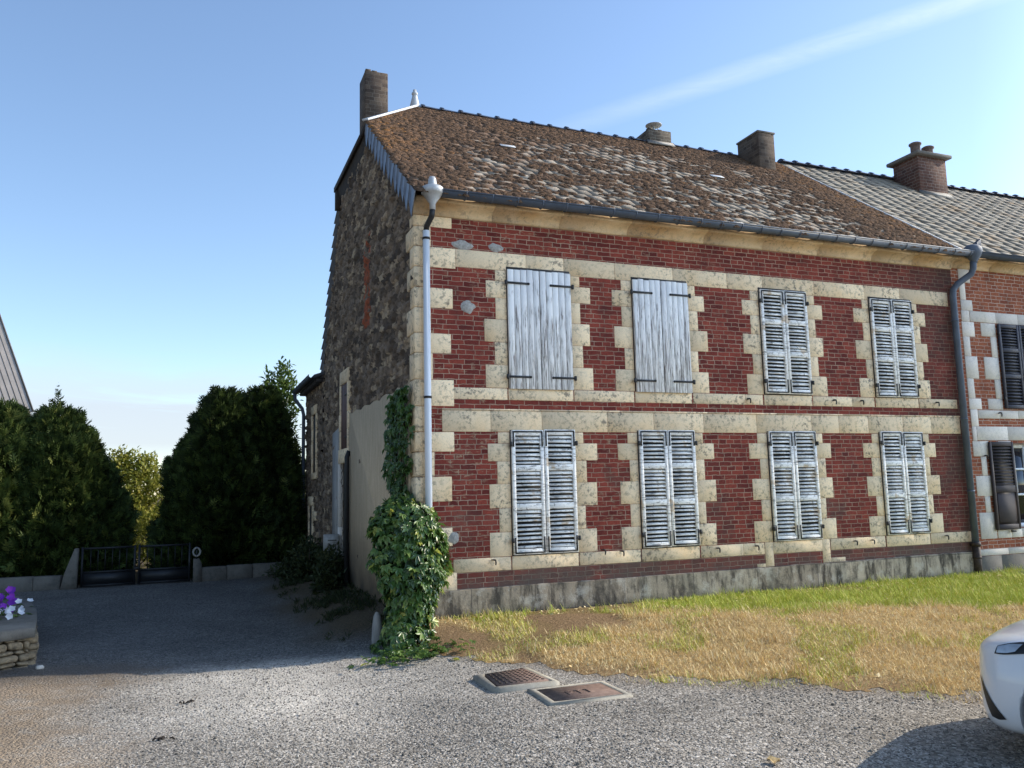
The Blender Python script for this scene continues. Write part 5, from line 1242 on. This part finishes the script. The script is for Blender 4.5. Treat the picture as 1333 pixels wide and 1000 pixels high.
for q in range(34):
    f = q/33; wht = q >= 22
    c = np.array([-4.42 + r.normal(0, .07), 1.35 + r.normal(0, .15), .22 + abs(r.normal(0, .05))]) if wht else np.array([-4.58 + r.normal(0, .09), 1.65 + r.normal(0, .22), .33 + r.normal(0, .09)])
    c[2] = max(c[2], .19); nr = unit(np.array([r.normal(.1, .4), -.8 + r.normal(0, .3), .55 + r.normal(0, .3)])); uu = unit(np.cross(nr, [0, 0, 1.])); vv = np.cross(nr, uu); R_ = r.uniform(.030, .042)
    K = 15; an = np.arange(K)/K*2*PI; rr = R_*(1 + .16*np.cos(5*an)); V = [c - nr*.022] + [c + uu*rr[i]*math.cos(an[i]) + vv*rr[i]*math.sin(an[i]) + nr*.004*math.cos(5*an[i]) for i in range(K)]
    m = MB(); m.add(V, [(0, 1+i, 1+(i+1) % K) for i in range(K)], r.uniform(.85, 1.) if wht else r.uniform(.1, .6)); m.build('flower', M['petal'], fl_)

bl = thing('house', 'building with a steep pale grey seamed roof behind the left conifers', 'house', (-9.5, 21, -.2))
# roof plane faces the yard; its verge runs up and away on the right
e0 = np.array([-6.9, 18.0, 4.1]); up2 = np.array([-1.05, .62, 2.8])*1.9; al = np.array([-7.0, -2.2, 0.])
nn2 = unit(np.cross(al, up2)); nn2 = nn2 if nn2[1] < 0 else -nn2
m = MB(); m.add([e0, e0+al, e0+al+up2, e0+up2], [(0,1,2,3)], .5); m.add([e0-nn2*.08, e0+al-nn2*.08, e0+al+up2-nn2*.08, e0+up2-nn2*.08, e0, e0+al, e0+al+up2, e0+up2], [(0,1,5,4),(1,2,6,5),(2,3,7,6),(3,0,4,7)], .5)
rf_ = m.build('roof', M['grey_cladding'], bl, fix=True)
m = MB()
for q in range(0, 46):
    s0 = e0 + al*(q*.155/7.34); m.obox(s0 + up2/2 + nn2*.004, up2/2, unit(al)*.009, nn2*.005, .5)
m.build('roof_seams', M['seam'], rf_)
m = MB(); m.obox(e0 + up2/2 + unit(al)*-.02, up2/2, unit(al)*.02, nn2*.03, .5); m.build('verge', M['seam'], rf_)
m = MB(); m.prism([(-6.98, 18.1), (-13.9, 15.9), (-14.5, 24), (-7.6, 24)], 'z', -.3, 4.1); m.build('wall', M['dark_wall'], bl)

# ================================================================== MANHOLES, LITTER
mh = thing('manhole_cover', 'raised rusty manhole cover in a sloping concrete collar at the edge of the lawn', 'manhole cover', (.2, -2.45, -.2))
quad = np.array([(0.0, -2.27), (-.04, -2.73), (.43, -2.75), (.41, -2.19)]); cen = quad.mean(0)
outq = np.array([(-.10, -2.20), (-.10, -2.76), (-.04, -2.82), (.46, -2.84), (.53, -2.78), (.50, -2.10)]); zt = -.19
m = MB(); q2 = cen + (quad-cen)*1.12
ins6 = np.array([q2[0], q2[1], q2[1]+[.02, -.0], q2[2], q2[2], q2[3]])
V = [(x_, y_, -.36) for x_, y_ in outq] + [(x_, y_, -.205) for x_, y_ in cen+(outq-cen)*.98] + [(x_, y_, zt) for x_, y_ in ins6] + [(x_, y_, zt-.02) for x_, y_ in cen+(ins6-cen)*.93]
F = [(k_*6+i, k_*6+(i+1) % 6, (k_+1)*6+(i+1) % 6, (k_+1)*6+i) for k_ in range(3) for i in range(6)]
m.add(V, F); m.build('collar', M['concrete'], mh, fix=True)
def plate(qd, z0, z1, name, parent, mat='rusty_plate'):
    m = MB(); V = [(x_, y_, z0) for x_, y_ in qd] + [(x_, y_, z1) for x_, y_ in qd]
    m.add(V, [(0,1,5,4),(1,2,6,5),(2,3,7,6),(3,0,4,7),(4,5,6,7),(3,2,1,0)]); return m.build(name, M[mat], parent, fix=True)
lid = plate(cen+(quad-cen)*1.0, zt-.05, zt+.004, 'lid', mh)
m = MB()
for i in range(9):
    for j in range(9):
        u_, v_ = (i+.7)/9.4, (j+.7)/9.4; p_ = quad[0]*(1-u_)*(1-v_) + quad[3]*u_*(1-v_) + quad[2]*u_*v_ + quad[1]*(1-u_)*v_
        m.obox((p_[0], p_[1], zt+.006), (.010, .010 if (i+j) % 2 else -.010, 0), (-.004 if (i+j) % 2 else .004, .004, 0), (0, 0, .004))
st_ = m.build('studs', M['rusty_iron'], lid); st_['kind'] = 'stuff'
mh2 = thing('manhole_cover', 'flat wide rusty manhole cover in a pale concrete frame set in the gravel', 'manhole cover', (.53, -3.15, -.26))
qo = np.array([(.17, -2.86), (.14, -3.42), (.885, -3.46), (.90, -2.885)]); qc = qo.mean(0); qi_ = np.array([(.235, -2.905), (.215, -3.355), (.84, -3.385), (.85, -2.93)])
zf = float(gz(qo[:, 0], qo[:, 1]).max()) + .014; m = MB()
V = [(x_, y_, -.36) for x_, y_ in qo] + [(x_, y_, zf) for x_, y_ in qc+(qo-qc)*.985] + [(x_, y_, zf) for x_, y_ in qi_] + [(x_, y_, zf-.05) for x_, y_ in qi_]
m.add(V, [(k_*4+i, k_*4+(i+1) % 4, (k_+1)*4+(i+1) % 4, (k_+1)*4+i) for k_ in range(3) for i in range(4)]); m.build('frame', M['concrete'], mh2, fix=True)
lid2 = plate(qi_.mean(0)+(qi_-qi_.mean(0))*.975, zf-.06, zf-.004, 'lid', mh2)
m = MB(); cl = qi_.mean(0)     # worn raised lettering in the middle: P T T
def stroke(u, v, hu, hv): m.obox((cl[0]+u, cl[1]+v, zf-.002), (hu, 0, 0), (0, hv, 0), (0, 0, .004))
for u0 in (-.085, 0, .085):
    if u0 < -.01: stroke(u0-.02, 0, .006, .05); stroke(u0+.003, .044, .02, .006); stroke(u0+.003, .004, .02, .006); stroke(u0+.022, .024, .006, .022)
    else: stroke(u0, .044, .03, .006); stroke(u0, -.005, .006, .045)
m.build('lettering', M['rusty_plate'], lid2)
def dead_leaf(x_, y_, L_, label, seed):
    r = np.random.default_rng(seed); m = MB(); zg = float(gz(x_, y_)); n = 12; an = np.arange(n)/n*2*PI
    rr = L_*(1 + .35*np.cos(an*2.5+1) + r.uniform(-.15, .15, n)); V = [(x_, y_, zg+.012)] + [(x_+rr[i]*math.cos(an[i]), y_+rr[i]*math.sin(an[i])*.75, zg+.012+r.uniform(0, .03)) for i in range(n)]
    m.add(V, [(0, 1+i, 1+(i+1) % n) for i in range(n)]); o = m.build('dead_leaf', M['old_leaf'], origin=(x_, y_, zg)); tag(o, label, 'leaf')
dead_leaf(.93, -5.16, .05, 'crumpled tan dead leaf on the gravel in front of the car', 3)
def clod(x_, y_, L_, label, seed, group=None):
    r = np.random.default_rng(seed); m = MB(); zg = float(gz(x_, y_))
    for q in range(7):
        c = np.array([x_ + r.normal(0, L_*.5), y_ + r.normal(0, L_*.25), zg+.008]); d = unit(r.normal(size=3)*[1, 1, .3]); m.tube([c-d*L_*.35, c+[0, 0, .01], c+d*L_*.35], [.004, .009, .004], 5)
    o = m.build('dark_litter', M['twig'], origin=(x_, y_, zg)); tag(o, label, 'litter', group)
clod(-2.72, -2.8, .06, 'small dark clump of twigs on the gravel, lowest of three at left', 4, 'dark clumps of litter')
clod(-3.2, -3.35, .07, 'dark scrap of bark on the brown dirt near the bottom left corner', 5, 'dark clumps of litter')
clod(-2.55, -1.72, .06, 'thin dark twig on the gravel left of centre', 6, 'dark clumps of litter')

# ================================================================== CAR
from mathutils.bvhtree import BVHTree
import bmesh
CH = np.array([-.42, .9075]); CH /= np.linalg.norm(CH); CL = np.array([-CH[1], CH[0]])     # heading, left

CZ = -.285
CO = np.array([2.33, -5.57]) - CL*.60 + CH*.07      # nose centre on the ground
def cw(x_, y_, z_): p_ = CO + CH*x_ + CL*y_; return (p_[0], p_[1], CZ+z_)
car = thing('parked_car', 'white parked car, only its front left corner in view at the right edge', 'car', cw(-2, 0, 0))
ST = [  # x, half width, sill z, waist z, top edge z, top centre z, top half width
 (0.00, .42, .26, .50, .65, .67, .36), (-.05, .62, .19, .50, .69, .71, .55), (-.14, .76, .16, .51, .73, .755, .67), (-.30, .84, .155, .53, .765, .805, .74), (-.55, .875, .16, .56, .80, .855, .75),
 (-.85, .885, .18, .60, .86, .93, .73), (-1.15, .89, .18, .64, .91, .98, .74), (-1.35, .89, .18, .68, .97, 1.03, .72), (-1.75, .89, .18, .70, 1.22, 1.27, .64), (-2.1, .89, .18, .72, 1.40, 1.45, .59),
 (-2.6, .89, .18, .74, 1.44, 1.49, .58), (-3.1, .89, .18, .76, 1.40, 1.45, .58), (-3.5, .88, .19, .78, 1.28, 1.33, .57), (-3.8, .85, .24, .80, 1.10, 1.13, .56), (-3.98, .78, .30, .70, .98, 1.0, .54), (-4.03, .66, .36, .62, .86, .88, .46)]
m = MB(); rings = []
for (x_, w_, zs, zw, zt_, zc, tw) in ST:
    prof = [(0, zs), (w_*.55, zs), (w_*.86, zs+.01), (w_*.965, zs+.07), (w_, (zs+zw)/2+.02), (w_*.995, zw), (w_*.96, zw+(zt_-zw)*.35), (tw+(w_-tw)*.38, zw+(zt_-zw)*.72), (tw, zt_), (tw*.55, zt_+(zc-zt_)*.75), (0, zc)]
    rings.append([cw(x_, y_, z_) for y_, z_ in prof] + [cw(x_, -y_, z_) for y_, z_ in prof[-2:0:-1]])
K = len(rings[0])
m.add(np.array(rings).reshape(-1, 3), [(i*K+j, i*K+(j+1) % K, (i+1)*K+(j+1) % K, (i+1)*K+j) for i in range(len(rings)-1) for j in range(K)] + [tuple(range(K))[::-1], tuple((len(rings)-1)*K + np.arange(K))])
body = m.build('body', M['car_paint'], car, smooth=True, fix=True)
sb = body.modifiers.new('s', 'SUBSURF'); sb.levels = sb.render_levels = 3
WHX = (-.67, -3.24); cutters = []
for wx in WHX:
    for sg in (1, -1):
        mm = MB(); n = 40; an = np.arange(n)/n*2*PI; V = [cw(wx+.355*math.cos(t_), sg*y_, .31+.355*math.sin(t_)) for y_ in (.60, 1.1) for t_ in an]
        mm.add(V, [(i, (i+1) % n, n+(i+1) % n, n+i) for i in range(n)] + [tuple(range(n))[::-1], tuple(range(n, 2*n))]); co = mm.build('cutter', M['black_plastic'], car, fix=True); cutters.append(co)
        bo = body.modifiers.new('b', 'BOOLEAN'); bo.operation = 'DIFFERENCE'; bo.object = co; bo.solver = 'EXACT'
bpy.context.view_layer.update(); dg = bpy.context.evaluated_depsgraph_get()
me2 = bpy.data.meshes.new_from_object(body.evaluated_get(dg)); body.modifiers.clear(); body.data = me2
for co in cutters: bpy.data.objects.remove(co, do_unlink=True)
bm_ = bmesh.new(); bm_.from_mesh(me2); bvh = BVHTree.FromBMesh(bm_); bm_.free()
org = np.array(WO[car.name])
def patch(name, mat, parent, dirc, uv, off, nu=14, nv=8, mode='poly'):
    """panel laid on the body: grid between two uv polylines, cast along a car-space direction"""
    d = unit(np.array(dirc, float)); sd3 = unit(np.cross([0, 0, 1.], d)); top, bot = uv
    tu = np.array(top); bu = np.array(bot); V = []
    for j in range(nv):
        f = j/(nv-1)
        for i in range(nu):
            t_ = i/(nu-1); p_ = [np.interp(t_, np.linspace(0, 1, len(q)), q[:, k_]) for q in (tu, bu) for k_ in (0, 1)]
            u_ = p_[0]*(1-f) + p_[2]*f; z_ = p_[1]*(1-f) + p_[3]*f
            oc = sd3*u_ + np.array([0, 0, z_]) - d*3 + np.array([-.6, 0, 0]); ow = np.array(cw(*oc)) - org; dw = np.array([*(CH*d[0] + CL*d[1]), d[2]])
            h = bvh.ray_cast(Vector(ow), Vector(dw)); V.append((np.array(h[0]) + np.array(h[1])*off + org) if h[0] is not None else (ow + dw*3 + org))
    mm = MB(); mm.add(V, [(j*nu+i, j*nu+i+1, (j+1)*nu+i+1, (j+1)*nu+i) for j in range(nv-1) for i in range(nu-1)])
    return mm.build(name, M[mat], parent, smooth=True)
# sides: direction from the left side slightly ahead; u grows towards the rear
for sg, nm in ((1, 'headlight'), (-1, 'headlight')):
    dd = (-.45, -.9*sg, 0)
    s1 = -sg
    hl = patch('headlight', 'black_plastic', car, dd, ([(-.04*s1, .708), (.03*s1, .732), (.10*s1, .748), (.30*s1, .775), (.55*s1, .805)], [(-.05*s1, .660), (.02*s1, .665), (.10*s1, .680), (.30*s1, .720), (.55*s1, .785)]), .006, 18, 8)
    patch('lens', 'lamp_glass', hl, dd, ([(-.03*s1, .704), (.05*s1, .728), (.12*s1, .736)], [(-.03*s1, .668), (.04*s1, .676), (.09*s1, .692)]), .012, 8, 5)
    patch('fog_recess', 'black_plastic', car, dd, ([(-.20*s1, .50), (-.18*s1, .49), (-.165*s1, .47)], [(-.10*s1, .265), (-.04*s1, .26), (.02*s1, .275)]), .005, 8, 12)
    patch('panel_gap', 'black_plastic', car, dd, ([(.34*s1, .70), (.345*s1, .70)], [(.46*s1, .60), (.466*s1, .60)]), .003, 2, 8)
for wx in WHX:
    for sg in (1, -1):
        mm = MB(); c_ = np.array(cw(wx, sg*.79, .31)); ax = np.array([*CL, 0])*sg; n = 32; an = np.arange(n)/n*2*PI; hv = np.array([*CH, 0]); V = []
        for rr, off in ((.20, -.09), (.29, -.10), (.31, -.08), (.315, 0), (.31, .07), (.29, .088), (.205, .08)): V += [c_ + ax*off + hv*rr*math.cos(t_) + np.array([0, 0, rr*math.sin(t_)]) for t_ in an]
        mm.add(V, [(q*n+i, q*n+(i+1) % n, (q+1)*n+(i+1) % n, (q+1)*n+i) for q in range(6) for i in range(n)]); wh = mm.build('wheel', M['tyre'], car, smooth=True, fix=True)
        mm = MB(); V = []
        for rr, off in ((.205, .075), (.19, .055), (.05, .065), (.0, .07)): V += [c_ + ax*off + hv*rr*math.cos(t_) + np.array([0, 0, rr*math.sin(t_)]) for t_ in an]
        mm.add(V, [(q*n+i, q*n+(i+1) % n, (q+1)*n+(i+1) % n, (q+1)*n+i) for q in range(3) for i in range(n)])
        for q in range(5):
            t_ = q/5*2*PI; rd = hv*math.cos(t_) + np.array([0, 0, math.sin(t_)]); mm.obox(c_ + ax*.072 + rd*.115, rd*.085, np.cross(rd, ax)*.022, ax*.012)
        mm.build('rim', M['rim_metal'], wh, smooth=False)
for sg in (1, -1):
    dd = (0, -sg, 0)
    patch('side_window', 'car_glass', car, dd, ([(sg*(x_+.2), z_) for x_, z_ in ((-1.72, 1.12), (-2.15, 1.36), (-2.7, 1.39), (-3.2, 1.33), (-3.5, 1.16))], [(sg*(x_+.2), z_) for x_, z_ in ((-1.45, .97), (-2.1, .96), (-2.7, .97), (-3.2, .99), (-3.55, 1.05))]), .004, 24, 8)
def top_patch(name, mat, x0, x1, y0, y1, z_hint, off=.004):
    V = []
    for j in range(8):
        for i in range(14):
            x_ = x0 + (x1-x0)*j/7; wy = y0 + (y1-y0)*j/7; y_ = -wy + 2*wy*i/13
            h = bvh.ray_cast(Vector(np.array(cw(x_, y_, 3)) - org), Vector((0, 0, -1))); V.append(np.array(h[0]) + np.array(h[1])*off + org)
    mm = MB(); mm.add(V, [(j*14+i, j*14+i+1, (j+1)*14+i+1, (j+1)*14+i) for j in range(7) for i in range(13)]); return mm.build(name, M[mat], car, smooth=True)
top_patch('windscreen', 'car_glass', -1.42, -2.0, .66, .55, 0); top_patch('rear_window', 'car_glass', -3.45, -3.78, .52, .55, 0)
for sg in (1, -1):
    mm = MB(); c_ = np.array(cw(-1.62, sg*.96, 1.0)); hv = np.array([*CH, 0]); lv = np.array([*CL, 0])*sg
    mm.obox(c_, hv*.06, lv*.085, (0, 0, .06), .5, .03); mm.obox(c_ - lv*.1 - [0, 0, .03], hv*.03, lv*.05, (0, 0, .02)); mm.build('wing_mirror', M['car_paint'], car)
    patch('tail_light', 'lamp_red', car, (.7, -sg*.7, 0), ([(sg*1.9+0, 0)], [(sg*1.9, 0)]), .005, 3, 3) if False else None
